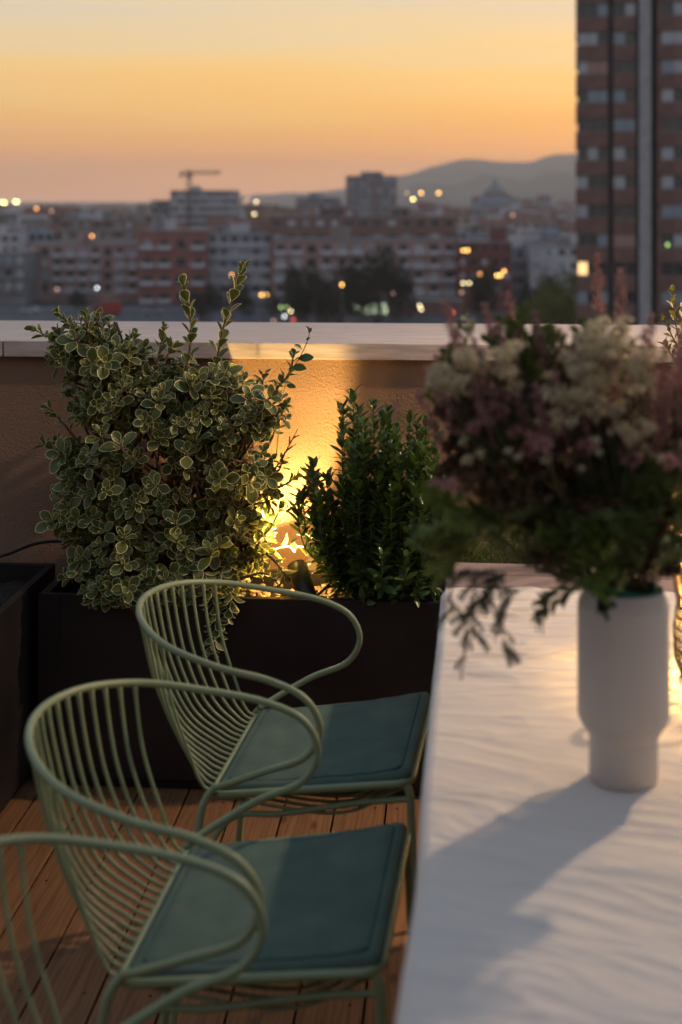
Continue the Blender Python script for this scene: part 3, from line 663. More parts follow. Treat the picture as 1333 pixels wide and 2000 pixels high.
# a few long creases near the far end
for (c0, sl2, am, wd) in ((-.40, .05, .006, .010), (-.455, .09, .006, .011), (-.62, .10, .005, .012), (-.70, .13, .006, .012), (-.80, .16, .005, .012), (-.33, .16, .005, .006), (-.53, -.10, .004, .006), (-1.05, -.22, .004, .007), (-1.25, -.30, .006, .010), (-1.33, -.12, .004, .006), (-1.42, -.36, .005, .009), (-1.55, -.5, .004, .006), (-1.62, -.33, .006, .012)):
    e_ = (vv - (c0 + sl2 * uu) - vnoise(uu * 4, vv * 2, 7) * .012); h += am * np.exp(-(e_ / wd) ** 2) * (.55 + .45 * vnoise(uu * 3 + c0 * 9, vv * .5, 8))
h *= (.8 + .45 * (1 - k_) - .25 * k_) * (.35 + .8) * (.35 + .95 * np.clip(.5 + .9 * vnoise(uu * 2.2 + 3, vv * 3.1, 21), 0, 1))
h = np.maximum(h + .006, .003)
E_ = -.002; rr_ = .009
top = np.clip(uu, -E_, TW + E_)
over = np.where(uu < -E_, -E_ - uu, np.where(uu > TW + E_, uu - TW - E_, 0.0)); sgn = np.where(uu < .5, -1, 1)
ang = np.minimum(over / rr_, math.pi / 2); drop = np.maximum(over - rr_ * math.pi / 2, 0)
X = top - .005 * vnoise(vv * 3.3, uu * 0 + 7, 41) * (uu < .2) + sgn * (rr_ * np.sin(ang) + drop * .02 + drop * .04 * vnoise(vv * 6, uu * 0 + 2, 9)); Z = TZ + h * np.where(over > 0, .5, 1) - rr_ * (1 - np.cos(ang)) - drop
hem = np.exp(-((vv + .247) / .012) ** 2) * .0015; Z += hem
# rounded far corner
Yv = vv - .03 * np.exp(-((uu + .01) / .035) ** 2) * np.exp((vv + .247) * 25)
V = np.stack([X, Yv, Z], -1).reshape(-1, 3)
idx = np.arange(nu * nv).reshape(nv, nu)
Fc = np.stack([idx[:-1, :-1], idx[:-1, 1:], idx[1:, 1:], idx[1:, :-1]], -1).reshape(-1, 4)
me = bpy.data.meshes.new('tablecloth'); me.from_pydata(V.tolist(), [], Fc[:, ::-1].tolist()); me.polygons.foreach_set('use_smooth', [True] * len(me.polygons)); me.materials.append(M['cloth'])
clo = link('tablecloth', me, None, loc=(-.012, 3.235, 0), rot=(0, 0, TROT)); tag(clo, 'wrinkled white linen cloth spread over the long table', 'tablecloth')
sd_ = clo.modifiers.new('thickness', 'SOLIDIFY'); sd_.thickness = .0014; sd_.offset = 1

# ------------------------------------------------------------------ vase
vc = atz(1218, 1524, .759); VX, VY = vc.x, vc.y
bm = bmesh.new()
lathe(bm, [(0, 0), (.044, 0), (.0475, .003), (.048, .06), (.049, .064), (.0625, .086), (.064, .092), (.064, .243), (.0635, .249), (.0575, .262), (.0555, .268), (.054, .270), (.0525, .268), (.054, .262), (.059, .245), (.0592, .095), (.043, .066), (.043, .008), (0, .008)], 64)
va_ = tag(obj('vase', bm, 'vase', None, loc=(VX, VY, .761)), 'matte white ceramic vase with a narrower foot standing on the cloth', 'vase')

# ------------------------------------------------------------------ bouquet
bq = tag(empty('flower_bouquet', (VX, VY, .775)), 'big loose bouquet of mauve spikes, cream statice and trailing greenery in the white vase', 'bouquet')
BL = bq.location.copy(); RIM = Vector((VX, VY, 1.025))
def petal(bm, p, d, up, ln, wd):
    d = d.normalized(); s = d.cross(up)
    s = s.normalized() if s.length > 1e-4 else d.orthogonal().normalized()
    q = [p, p + d * ln * .5 - s * wd / 2, p + d * ln, p + d * ln * .5 + s * wd / 2]
    bm.faces.new([bm.verts.new(v) for v in q])
def rv(): return Vector((random.gauss(0, 1), random.gauss(0, 1), random.gauss(0, 1))).normalized()
def spike_mesh(mn):
    bm = bmesh.new(); tube(bm, [(0, 0, -.03), (0, 0, .09)], .0012, 4)
    for k in range(90):
        t = random.random(); a = random.uniform(0, 6.28); r = .013 * (1 - t * .7)
        p = Vector((math.cos(a) * r * .3, math.sin(a) * r * .3, t * .09)); d = Vector((math.cos(a), math.sin(a), .9)); petal(bm, p, d, Vector((0, 0, 1)), r + .003, .0055)
    return meshof('flower_spike', bm, mn)
def ball_mesh(name, mn, r=.02, n=70, pl=.008):
    bm = bmesh.new()
    for k in range(n):
        d = rv(); d.z = abs(d.z) * .8 - .15; p = d * r * random.uniform(.5, .95)
        for j in range(3): petal(bm, p, (d + rv() * .8), rv(), pl, pl * .7)
    for k in range(6): tube(bm, [(0, 0, -r * 1.4), rv() * r * .6], .0007, 3)
    return meshof(name, bm, mn)
def spray_mesh(name, mn, ln=.12, n=16, ll=.028, lw=.009, droop=.3):
    bm = bmesh.new(); pts_ = [Vector((0, math.sin(t * 2) * .01, t * ln - droop * ln * t * t)) + Vector((t * t * droop * ln, 0, 0)) for t in (0, .25, .5, .75, 1)]
    tube(bm, pts_, .0009, 4); pp = spline(pts_, 8)
    for i in range(n):
        p = pp[int((i + 1) / n * (len(pp) - 1))]
        for sg in (-1, 1):
            d = Vector((.2, sg, .7 if ll > .015 else .25)) + rv() * .35; petal(bm, p, d, rv() * .5 + Vector((1, 0, 0)), ll * random.uniform(.6, 1.1), lw)
    return meshof(name, bm, mn)
SPK = [spike_mesh('purple_fl') for _ in range(3)]
ST = [ball_mesh('statice_head', 'white_fl', .0135, 34, .0055) for _ in range(3)]
PK = [ball_mesh('pink_flower', 'pink_fl', .011, 30, .007) for _ in range(2)]
BR = [ball_mesh('seed_head', 'bq_brown', .024, 60, .012) for _ in range(2)]
LG = [spray_mesh('leaf_spray', 'bq_leaf', .12, 16, .028, .011) for _ in range(2)]; LL = [spray_mesh('leaf_spray', 'bq_lime', .09, 10, .026, .012) for _ in range(2)]
LD = [spray_mesh('trailing_sprig', 'bq_dark', .055, 13, .011, .0055, .1) for _ in range(2)]
bstems = []
def place(meshes, px, py, dY, scale=1.0, aim=None, name=None, stem=True, base=None):
    p = aty(px, py, VY + dY); o_ = base or RIM
    d = aim if aim is not None else ((p - (RIM + Vector((0, 0, -.10)))).normalized() + Vector((0, 0, .5))).normalized()
    q = Vector(d).to_track_quat('Z', 'Y') @ Euler((0, 0, random.uniform(0, 6.28))).to_quaternion()
    mw = Matrix.Translation(p - BL) @ q.to_matrix().to_4x4() @ Matrix.Scale(scale * random.uniform(.85, 1.2), 4)
    me_ = random.choice(meshes); o = link(me_.name.split('.')[0], me_, bq, mw=mw)
    if stem: bstems.append((p - Vector(d) * .02 * scale))
    return o
U = random.uniform
# mauve spikes
for (x, y) in [(1170, 590), (1210, 625), (1270, 720), (1290, 760), (1320, 740), (905, 690), (980, 700), (1000, 720), (1020, 690), (960, 740), (1060, 700), (1040, 740),
               (930, 770), (900, 790), (1300, 850), (1280, 820), (1250, 760), (960, 820), (900, 830), (1000, 780), (1080, 760), (1340, 700), (1350, 800), (1330, 880), (1240, 850), (1370, 760), (880, 870)]:
    sc_ = 1.0
    place(SPK, x + U(-6, 6), y + 25, U(-.10, .10), sc_)
for k in range(52): place(SPK, U(920, 1370), U(770, 930), U(-.12, .13), .9, stem=k % 3 == 0)
# cream statice
for (x, y, n, sx, sy) in ((860, 738, 4, 18, 14), (912, 700, 5, 22, 18), (960, 710, 4, 25, 18), (1000, 690, 4, 18, 15), (1180, 650, 9, 38, 20), (1150, 700, 12, 45, 30), (1200, 720, 14, 55, 35), (1130, 760, 10, 45, 30), (1245, 720, 7, 30, 30), (1180, 790, 8, 50, 22), (1110, 800, 5, 25, 25), (1240, 800, 5, 30, 40), (1190, 855, 4, 50, 20), (890, 760, 3, 12, 20), (1000, 740, 3, 20, 20)):
    for k in range(int(n * 1.7)): place(ST, x + U(-sx, sx) * 1.2, y + U(-sy, sy) * 1.2, U(-.15, -.02), .85, stem=k % 2 == 0)
for k in range(60): place(ST, U(890, 1310), U(690, 940), U(-.17, .0), U(.3, .6), stem=False)
for (x, y) in ((960, 800), (985, 805), (1005, 845), (1030, 880), (1060, 870), (1075, 850), (1085, 885), (1045, 860), (1230, 880), (1245, 870), (1235, 900), (850, 950), (875, 945), (905, 955), (1000, 780), (970, 770), (1290, 780), (1300, 900), (930, 840), (1150, 870)):
    place(PK, x + U(-5, 5), y + U(-5, 5), U(-.15, -.05), .95)
for k in range(80):
    a = U(0, 6.28); r = math.sqrt(random.random()); place(BR, 1130 + 195 * r * math.cos(a), 870 + 150 * r * math.sin(a), U(-.08, .16), 1.1, stem=k % 4 == 0)
for k in range(40): place(BR, U(1050, 1290), U(930, 1110), U(-.05, .1), 1.1, stem=False)
for k in range(22): place(BR, U(880, 1000), U(790, 930), U(-.05, .12), .9, stem=k % 2 == 0)
# greenery
for k in range(40): place(LG, U(1120, 1310), U(960, 1125), U(-.10, .08), .9, aim=Vector((U(-1, 1), U(-1, .2), U(-.3, .9))), stem=False)
for k in range(14): place(LL, U(1110, 1220), U(1030, 1130), U(-.12, -.05), .8, aim=Vector((U(-.8, .5), -.6, U(-.2, 1))), stem=False)
for k in range(7): place(LL, U(860, 980), U(985, 1045), U(-.12, 0), .8, aim=Vector((U(-1, -.2), U(-.4, .3), U(-.2, .6))))
for k in range(24):
    t_ = random.random(); place(LG if k % 3 else LL, 1130 - 250 * t_ + U(-20, 20), 985 + 45 * t_ + U(-30, 35), U(-.10, .05), .8, aim=Vector((-1 + U(-.3, .5), U(-.4, .4), U(-.7, .5))), stem=k % 4 == 0)
for k in range(16): place(LG, U(1260, 1350), U(880, 1060), U(-.08, .08), .9, aim=Vector((U(0, 1), U(-.5, .5), U(-.2, 1))), stem=k % 3 == 0)
for k in range(30): place(LG, U(880, 1200), U(720, 900), U(-.06, .12), .8, stem=False)
# dark sprigs trailing over the cloth
trail = []
for path_ in ([(1130, 1120), (1000, 1130), (920, 1200), (905, 1290)], [(1120, 1130), (1020, 1150), (985, 1200), (985, 1270)], [(1140, 1130), (1090, 1150), (1060, 1190), (1050, 1210)], [(1130, 1120), (980, 1110), (890, 1140), (880, 1190)], [(1150, 1140), (1165, 1160), (1170, 1180), (1172, 1190)], [(1100, 1110), (950, 1120), (930, 1180), (925, 1240)], [(1110, 1120), (1000, 1120), (960, 1150), (955, 1180)]):
    tp = spline([aty(x, y, VY - .06 - .02 * i) for i, (x, y) in enumerate(path_)], 8); trail.append(tp)
    for j in range(9, len(tp)):
        p = tp[j]; ax = (tp[j] - tp[j - 1]).normalized()
        q = (ax + rv() * .5).to_track_quat('Z', 'Y'); link('trailing_sprig', random.choice(LD), bq, mw=Matrix.Translation(p - BL) @ q.to_matrix().to_4x4() @ Matrix.Scale(U(.35, .62), 4))
bm = bmesh.new()
for p in bstems:
    a = U(0, 6.28); r = U(0, .04); b0 = Vector((VX + math.cos(a) * r * .7, VY + math.sin(a) * r * .7, .80)); b1 = RIM + Vector((math.cos(a) * r, math.sin(a) * r, 0))
    tube(bm, [b0 - BL, b1 - BL, b1.lerp(p, .5) + Vector(((b1.x - p.x) * -.1, 0, -.01)) - BL, p - BL], [.0012, .0012, .0009, .0006], 4)
for tp in trail: tube(bm, [p - BL for p in tp], .0009, 4)
o = obj('stems', bm, 'stem', bq); o['kind'] = 'stuff'
bm = bmesh.new(); tube(bm, spline([RIM - BL + Vector((math.cos(a) * .045, math.sin(a) * .045, .008 + .006 * math.sin(a * 2))) for a in [R(v) for v in range(150, 400, 25)]], 4), .004, 6); obj('ribbon', bm, 'ribbon', bq)

# ------------------------------------------------------------------ lantern on the cloth at the right edge
lc = atz(1420, 1335, .762)
ln_ = tag(empty('woven_lantern', lc), 'black woven lantern with a pale handle glowing on the cloth at the right edge', 'lantern')
bm = bmesh.new(); RL = .085; HL = .15
for k in range(40):
    a = 2 * math.pi * k / 40; tube(bm, [(RL * math.cos(a) * s, RL * math.sin(a) * s, z) for s, z in ((.85, .006), (1, .04), (1.02, .09), (.92, HL))], .0018, 4)
for j in range(9):
    z = .008 + j * (HL - .01) / 8; s = np.interp(z, [.006, .04, .09, HL], [.85, 1, 1.02, .92]); tube(bm, [(RL * s * math.cos(R(a)), RL * s * math.sin(R(a)), z) for a in range(0, 360, 12)], .0024, 4, closed=True)
bk = obj('basket', bm, 'wick', ln_)
bm = bmesh.new(); tube(bm, spline([(-RL * .9, 0, HL - .02), (-RL, 0, HL + .06), (-.05, 0, HL + .12), (.05, 0, HL + .12), (RL, 0, HL + .06), (RL * .9, 0, HL - .02)], 6), .006, 8); obj('handle', bm, 'wood_handle', ln_)
bm = bmesh.new(); lathe(bm, [(0, .002), (.03, .002), (.03, .06), (0, .06)], 20); obj('candle', bm, mat('candle_wax', (.7, .6, .4), .5), ln_)
bm = bmesh.new(); lathe(bm, [(0, .064), (.006, .072), (.004, .085), (0, .094)], 12); obj('flame', bm, emis('flame', (1, .6, .2), 60), ln_)
l = bpy.data.lights.new('flame_light', 'POINT'); l.energy = 9; l.color = (1, .56, .14); l.shadow_soft_size = .008
lo = bpy.data.objects.new('flame_light', l); col.objects.link(lo); lo.location = lc + Vector((0, 0, .10))

# ------------------------------------------------------------------ pole lamp to the right, lights table, cap and deck
LP = Vector((1.39, 3.70, 2.27))
pl = tag(empty('pole_lamp', (1.39, 3.60, 0)), 'tall terrace pole lamp with a flat shade standing before the planter, right of the table', 'lamp')
part('base', lambda b: lathe(b, [(0, 0), (.14, 0), (.14, .015), (.02, .02), (0, .02)], 32), 'spike', pl)
bm = bmesh.new(); tube(bm, [(0, 0, .01), (0, 0, 2.38), (0, .03, 2.41), (0, .09, 2.41)], .012, 10); obj('pole', bm, 'spike', pl)
bm = bmesh.new(); lathe(bm, [(0, 2.40), (.05, 2.395), (.14, 2.335), (.142, 2.332), (.05, 2.385), (0, 2.39)], 36, (0, .10, 0)); obj('shade', bm, 'spike', pl)
bm = bmesh.new(); lathe(bm, [(0, 2.37), (.02, 2.36), (.024, 2.345), (.016, 2.33), (0, 2.325)], 16, (0, .10, 0)); obj('bulb', bm, emis('bulb', (1, .78, .5), 30), pl)
l = bpy.data.lights.new('pole_light', 'POINT'); l.energy = 150; l.color = (1, .70, .45); l.shadow_soft_size = .035
lo = bpy.data.objects.new('pole_light', l); col.objects.link(lo); lo.location = LP

# ------------------------------------------------------------------ chairs
def make_chair():
    root = empty('garden_armchair')
    hp = [(-.19, .212, .462), (-.15, .236, .484), (-.08, .262, .520), (-.004, .270, .553), (.024, .272, .607), (-.002, .272, .660), (-.07, .269, .690), (-.17, .262, .708), (-.280, .222, .731), (-.358, .125, .750)]
    full = hp + [(-.387, 0, .756)] + [(x, -y, z) for x, y, z in hp[::-1]]
    path = spline(full, 9); bm = bmesh.new(); tube(bm, path, .0065, 12); obj('arm_hoop', bm, 'chair', root)
    # arc-length table of the back part of the hoop
    bk = [p for p in path if p.x < -.283 and p.z > .69]; n = 17
    dl = [0]
    for i in range(1, len(bk)): dl.append(dl[-1] + (bk[i] - bk[i - 1]).length)
    for k in range(n):
        t = dl[-1] * k / (n - 1); j = max(0, min(len(bk) - 2, int(np.searchsorted(dl, t)) - 1)); f = (t - dl[j]) / (dl[j + 1] - dl[j]); T = bk[j].lerp(bk[j + 1], min(1, f))
        yb = (1 - 2 * k / (n - 1)) * .198; B_ = Vector((-.19, yb, .449))
        mx_ = -.302 + .066 * (abs(yb) / .2) ** 2; m1 = Vector((T.x * .52 + mx_ * .48 - .008, T.y + (yb - T.y) * .5, .62)); m2 = Vector((mx_, yb + (T.y - yb) * .15, .515))
        pts_ = spline([T, m1, m2, Vector((-.238 + .02 * (abs(yb) / .2) ** 2, yb, .468)), B_, Vector((-.08, yb * 1.0, .430)), Vector((.06, yb * 1.02, .428)), Vector((.172, yb * 1.05, .486))], 6)
        bm = bmesh.new(); tube(bm, pts_, [.0052, .0044] + [.0033] * (len(pts_) - 4) + [.004, .004], 7); obj('rod', bm, 'chair', root)
    def rr(x0, x1, w0, w1, z0, z1, rad=.03):
        P_ = []
        for (cx_, cy_, a0) in ((x1 - rad, w1 - rad, 0), (x0 + rad, w0 - rad, 90), (x0 + rad, -w0 + rad, 180), (x1 - rad, -w1 + rad, 270)):
            for a in range(0, 91, 18):
                x = cx_ + rad * math.cos(R(a0 + a)); y = cy_ + rad * math.sin(R(a0 + a)); P_.append(Vector((x, y, z0 + (z1 - z0) * (x - x0) / (x1 - x0))))
        return P_
    bm = bmesh.new(); tube(bm, rr(-.195, .187, .212, .226, .447, .500), .0072, 10, closed=True); obj('seat_frame', bm, 'chair', root)
    for sg in (1, -1):
        bm = bmesh.new(); tube(bm, spline([(-.19, .212 * sg, .460), (-.203, .217 * sg, .442), (-.214, .224 * sg, .40), (-.238, .245 * sg, .20), (-.258, .262 * sg, .012)], 6), .0078, 10); lg = obj('leg', bm, 'chair', root)
        bm = bmesh.new(); tube(bm, [(-.258, .262 * sg, 0), (-.258, .262 * sg, .014)], .0105, 10); obj('glide', bm, 'cable', lg)
        bm = bmesh.new(); tube(bm, spline([(.165, .216 * sg, .497), (.183, .222 * sg, .482), (.188, .226 * sg, .42), (.198, .236 * sg, .20), (.206, .244 * sg, .012)], 6), .0078, 10); lg = obj('leg', bm, 'chair', root)
        bm = bmesh.new(); tube(bm, [(.206, .244 * sg, 0), (.206, .244 * sg, .014)], .0105, 10); obj('glide', bm, 'cable', lg)
        bm = bmesh.new(); tube(bm, spline([(-.236, .243 * sg, .215), (-.205, .222 * sg, .33), (-.155, .205 * sg, .405), (-.06, .203 * sg, .418), (.08, .212 * sg, .450), (.186, .224 * sg, .470)], 8), .0058, 8); obj('side_brace', bm, 'chair', root)
    bm = bmesh.new(); tube(bm, [(.197, -.235, .215), (.197, .235, .215)], .0055, 8); obj('stretcher', bm, 'chair', root)
    # seat pad: soft slab with a seam set in from the rim
    bm = bmesh.new(); nx, ny = 34, 38; vs = {}
    def hgt(x, y):
        t = (x + .19) / .38; wy = .207 + .015 * t; e = min(x + .188, .186 - x, wy - abs(y)); base = .456 + .030 * t * t + .026 * t
        sag = -.007 * (1 - (y / wy) ** 2) * (1 - (2 * t - 1) ** 2)
        seam = -.0055 * math.exp(-((e - .021) / .0035) ** 2); puff = .013 * min(1, max(0, (e - .002) / .014)) ** .5 + .004 * min(1, max(0, (e - .022) / .05))
        wr = .0016 * math.sin(9 * t + 31 * y) * math.sin(23 * y + 5 * t) + .0011 * math.sin(41 * t + 17 * y)
        return base + sag + seam + puff + wr * min(1, max(0, e / .03)), base
    for i in range(nx + 1):
        s = i / nx; s = .5 - .5 * math.cos(math.pi * s) if True else s; s = .55 * s + .45 * i / nx
        x = -.188 + .374 * s; t = (x + .19) / .38; wy = .207 + .015 * t
        for j in range(ny + 1):
            u = j / ny; u = .55 * (.5 - .5 * math.cos(math.pi * u)) + .45 * u; y = -wy + 2 * wy * u
            # round the corners
            X_, Y_ = x, y; ex = min(x + .188, .186 - x); ey = wy - abs(y); rc = .016
            if ex < rc and ey < rc:
                dx_ = rc - ex; dy_ = rc - ey; d_ = math.hypot(dx_, dy_); m_ = max(dx_, dy_)
                if d_ > 0: k2 = m_ / d_; X_ += (dx_ - dx_ * k2) * (1 if x < 0 else -1); Y_ += (dy_ - dy_ * k2) * (1 if y < 0 else -1)
            zt, zb = hgt(x, y); vs[i, j] = bm.verts.new((X_, Y_, zt)); vs[i, j, 'b'] = bm.verts.new((X_, Y_, zb - .006))
    for i in range(nx):
        for j in range(ny):
            f = bm.faces.new((vs[i, j], vs[i + 1, j], vs[i + 1, j + 1], vs[i, j + 1])); f.smooth = True
            bm.faces.new((vs[i, j + 1, 'b'], vs[i + 1, j + 1, 'b'], vs[i + 1, j, 'b'], vs[i, j, 'b']))
    for i in range(nx):
        for j, o1 in ((0, 0), (ny, 1)):
            q = (vs[i, j], vs[i, j, 'b'], vs[i + 1, j, 'b'], vs[i + 1, j]); bm.faces.new(q)
    for j in range(ny):
        for i in (0, nx): bm.faces.new((vs[i, j], vs[i, j + 1], vs[i, j + 1, 'b'], vs[i, j, 'b']))
    pad = obj('seat_pad', bm, 'pad', root)
    P_ = []
    for p in rr(-.167, .165, .187, .200, 0, 0, .012):
        zt, zb = hgt(p.x, p.y); P_.append(Vector((p.x, p.y, zt + .0015)))
    PP = []
    for i in range(len(P_)):
        a, b_ = P_[i], P_[(i + 1) % len(P_)]; m_ = max(1, int((b_ - a).length / .02))
        for s in range(m_):
            p = a.lerp(b_, s / m_); p.z = hgt(p.x, p.y)[0] + .0018; PP.append(p)
    bm = bmesh.new(); tube(bm, PP, .0019, 6, closed=True); obj('piping', bm, 'piping', pad)
    return root
ch = make_chair(); GR = 'sage green wire armchairs in a row along the table'
cs = [(-.247, 2.862, -R(4), 'sage green wire armchair farthest from the camera, nearest the planter', ch), (-.274, 2.215, -R(3), 'sage green wire armchair in the middle of the row, its whole hoop back visible', None), (-.288, 1.61, -R(2.5), 'nearest sage green wire armchair, cut off by the lower left corner', None)]
copies = [copy_tree(ch) for _ in range(2)]
for (x, y, rz, lab, o), r_ in zip(cs, [ch] + copies):
    r_.location = (x, y, 0); r_.rotation_euler = (0, 0, rz); tag(r_, lab, 'armchair', GR)

# ------------------------------------------------------------------ the city
M['brick'] = mat('dark_brick', (.25, .145, .12), .9, (.19, .11, .092), .8, bump=.1, bscale=6, bdist=.01)
M['recess'] = mat('dark_recess', (.05, .04, .04), .9)  # near-black colour for the strips between the tower bays and beside the shaft
M['duct'] = mat('pale_concrete', (.44, .42, .42), .8, (.36, .35, .35), 1)
M['w_dark'] = mat('window_dark', (.02, .022, .026), .12, spec=.6)
M['w_pale'] = mat('window_curtain', (.62, .62, .64), .5, (.40, .42, .45), 1.2)
M['w_blue'] = mat('window_shutter_grey', (.36, .42, .48), .5, (.24, .29, .35), 1.2)
M['w_frame'] = mat('window_frame', (.32, .31, .31), .6)
M['w_lit'] = emis('window_lit', (1, .62, .26), 1.6)
M['w_pink'] = mat('window_pink_pane', (.55, .33, .26), .6, (.38, .22, .18), .8)  # matte pink panes, the glow of a lit tower row put into colour
M['w_shop'] = emis('shop_light', (.80, .95, .62), 1.5)
WM = {}
for kx in ('w_dark', 'w_pale', 'w_blue', 'w_lit', 'w_pink', 'w_shop'):
    bm = bmesh.new(); bx(bm, -.46, .46, .03, .05, .04, .96); me = meshof('window', bm, kx)
    bm = bmesh.new(); bm.from_mesh(me); nf = len(bm.faces)
    for a in ((-.5, -.46, 0, 1), (.46, .5, 0, 1), (-.46, .46, 0, .04), (-.46, .46, .96, 1), (-.02, .02, .04, .96)): bx(bm, a[0], a[1], -.0, .055, a[2], a[3])
    bm.faces.ensure_lookup_table()
    for f in bm.faces[nf:]: f.material_index = 1
    bm.normal_update(); bm.to_mesh(me); bm.free(); me.materials.append(M['w_frame']); WM[kx] = me
def rel(px, d, y=0): return (px, d)
def croot(name, px, d, label, cat, group=None, z=GZ, jitter=0):
    r = empty(name, cpos(px, d, z), PSI + jitter); return tag(r, label, cat, group)

# high-rise on the right
TD = 149.0; S = F / TD
tw = croot('residential_tower', 1127, TD, 'tall dark brick apartment tower with a pale concrete shaft, filling the right edge', 'tower', jitter=-R(9.3))
HT = 64.0
part('wall', lambda b: (bx(b, .10, 6.1, .30, 16, 0, HT), bx(b, 8.2, 24, .30, 16, 0, HT)), 'brick', tw)
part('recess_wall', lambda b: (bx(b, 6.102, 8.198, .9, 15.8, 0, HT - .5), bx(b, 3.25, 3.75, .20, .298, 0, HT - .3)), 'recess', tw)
part('concrete_shaft', lambda b: bx(b, 6.38, 7.62, -.1, .895, 0, HT + .6, .05), 'duct', tw)
part('roof_slab', lambda b: bx(b, -.1, 24.2, -.15, 16.2, HT + .002, HT + .35), 'duct', tw)
bm = bmesh.new(); bx(bm, 0, 3.22, 0, .298, 0, 1.58); BA = meshof('brick_band', bm, 'brick')
bm = bmesh.new(); bx(bm, 3.78, 6.08, 0, .298, 0, 1.58); BB = meshof('brick_band', bm, 'brick')
bm = bmesh.new(); bx(bm, 8.25, 23.9, 0, .298, 0, 1.58); BC = meshof('brick_band', bm, 'brick')
bm = bmesh.new(); bx(bm, -.10, .098, .30, 12, 0, 1.58); BS = meshof('side_band', bm, 'brick')
for k in range(-12, 15):
    yc = 131.5 + 56.1 * k; zc_ = zat(yc, TD) - GZ; zb = zc_ - .72 - 1.58
    if zb < 0 or zb > HT - 1.6: continue
    for me_ in (BA, BB, BC): link('brick_band', me_, tw, loc=(0, 0, zb))
    link('side_band', BS, tw, loc=(0, 0, zb))
    if k > 9: continue
    zw = zb + 1.585; hw = 1.40
    rows = [(.62, 1.0), (1.65, 1.0), (2.68, 1.0), (4.4, 1.15), (5.5, 1.0), (9.3, 1.2), (10.5, 1.15), (11.75, 1.2), (13.2, 1.2), (14.4, 1.1), (16.5, 1.2), (18, 1.2)]
    prim = random.choice(['w_pale', 'w_blue', 'w_blue']); 
    for i, (x, ww) in enumerate(rows):
        m_ = random.choices(['w_dark', 'w_pale', 'w_blue', prim], [5, 2, 2.5, 1.5])[0]
        if k == 0 and i in (0, 1, 2): m_ = ['w_pale', 'w_pink', 'w_pink'][i]
        if k == 6 and i in (3, 4): m_ = 'w_pink'
        if k == 7 and i == 0: m_ = 'w_lit'
        link('window', WM[m_], tw, loc=(x, .236, zw), scale=(ww, 1, hw))

# mid-distance apartment blocks
cols_ = {'red': (.21, .085, .07), 'brown': (.15, .09, .075), 'pink': (.27, .17, .155), 'pale': (.36, .35, .37), 'blue': (.21, .24, .29), 'taupe': (.20, .17, .155), 'grey': (.16, .16, .17), 'cream': (.34, .29, .24), 'dkred': (.13, .045, .045)}
for k_n, c in cols_.items():
    c = tuple(min(.72, v * 1.7) for v in c); M['c_' + k_n] = mat('render_' + k_n, c, .9, tuple(v * .78 for v in c), .25, detail=5)
M['c_roof'] = mat('flat_roof', (.30, .27, .26), .95, (.2, .18, .18), .5)
M['c_tile'] = mat('tiled_roof', (.24, .10, .07), .9, (.16, .07, .05), .9)
def block(name, label, px0, px1, ytop, d, depth, wall, bandc='pale', fh=3.0, style='balcony', cols=6, group=None, cat='building', hut=True, litp=.002, jitter=0):
    s = F / d; W_ = (px1 - px0) / s; h_ = zat(ytop, d) - GZ
    r = croot(name, (px0 + px1) / 2, d, label, cat, group, jitter=jitter)
    part('wall', lambda b: bx(b, -W_ / 2, W_ / 2, 0, depth, 0, h_), 'c_' + wall, r)
    part('roof', lambda b: (bx(b, -W_ / 2 - .2, W_ / 2 + .2, -.2, depth + .2, h_ + .002, h_ + .3),), 'c_roof', r)
    if hut:
        for q in range(random.randint(1, 2)):
            x = random.uniform(-W_ * .35, W_ * .25); part('stair_hut', lambda b: bx(b, x, x + random.uniform(2.5, 5), 3, 7, h_ + .302, h_ + random.uniform(2.2, 3.2)), 'c_' + random.choice([wall, 'pale', 'taupe']), r)
    nf = int(h_ / fh); cw = W_ / cols
    bal = None
    if style == 'balcony':
        bm = bmesh.new(); bx(bm, -cw * .42, cw * .42, -1.3, -.002, 0, .18); bx(bm, -cw * .42, cw * .42, -1.3, -1.2, .182, 1.05); bx(bm, -cw * .42, -cw * .42 + .1, -1.198, -.002, .182, 1.05); bx(bm, cw * .42 - .1, cw * .42, -1.198, -.002, .182, 1.05)
        bal = meshof('balcony', bm, 'c_' + bandc)
    if style == 'bands':
        bm = bmesh.new(); bx(bm, -W_ / 2 + .05, W_ / 2 - .05, -.45, -.002, 0, 1.25); bal = meshof('band', bm, 'c_' + bandc)
    for f in range(nf):
        z = h_ - (f + 1) * fh + .1
        if z < .5 or (f > 8): break
        if style == 'bands': link('band', bal, r, loc=(0, 0, z - .2))
        for c_ in range(cols):
            x = -W_ / 2 + cw * (c_ + .5)
            if style == 'balcony' and (c_ * 7 + len(label)) % 5 != 3: link('balcony', bal, r, loc=(x, 0, z - .2))
            m_ = random.choices(['w_dark', 'w_pale', 'w_blue', 'w_lit'], [6, 1.6, 2, litp * 10])[0]
            link('window', WM[m_], r, loc=(x, -.051, z + (.1 if style == 'balcony' else 1.1)), scale=(cw * random.choice((.45, .55, .62)), 1, 2.1 if style == 'balcony' else 1.4))
    return r
block('apartment_block', 'wide apartment block with pale balcony rows at the left, above the red truck', 52, 272, 478, 365, 16, 'pink', 'pale', 3.05, 'balcony', 9)
block('apartment_block', 'brown upper block with a flat roof set back behind the left balcony block', 118, 262, 432, 420, 14, 'brown', 'taupe', 3.0, 'bands', 7)
block('apartment_block', 'red brick block with pale recessed balconies and a broad red top band', 272, 404, 452, 352, 18, 'red', 'pale', 4.4, 'balcony', 4)
block('apartment_block', 'bluish grey balcony block just right of the red brick block', 406, 533, 458, 356, 15, 'blue', 'pale', 3.1, 'bands', 6)
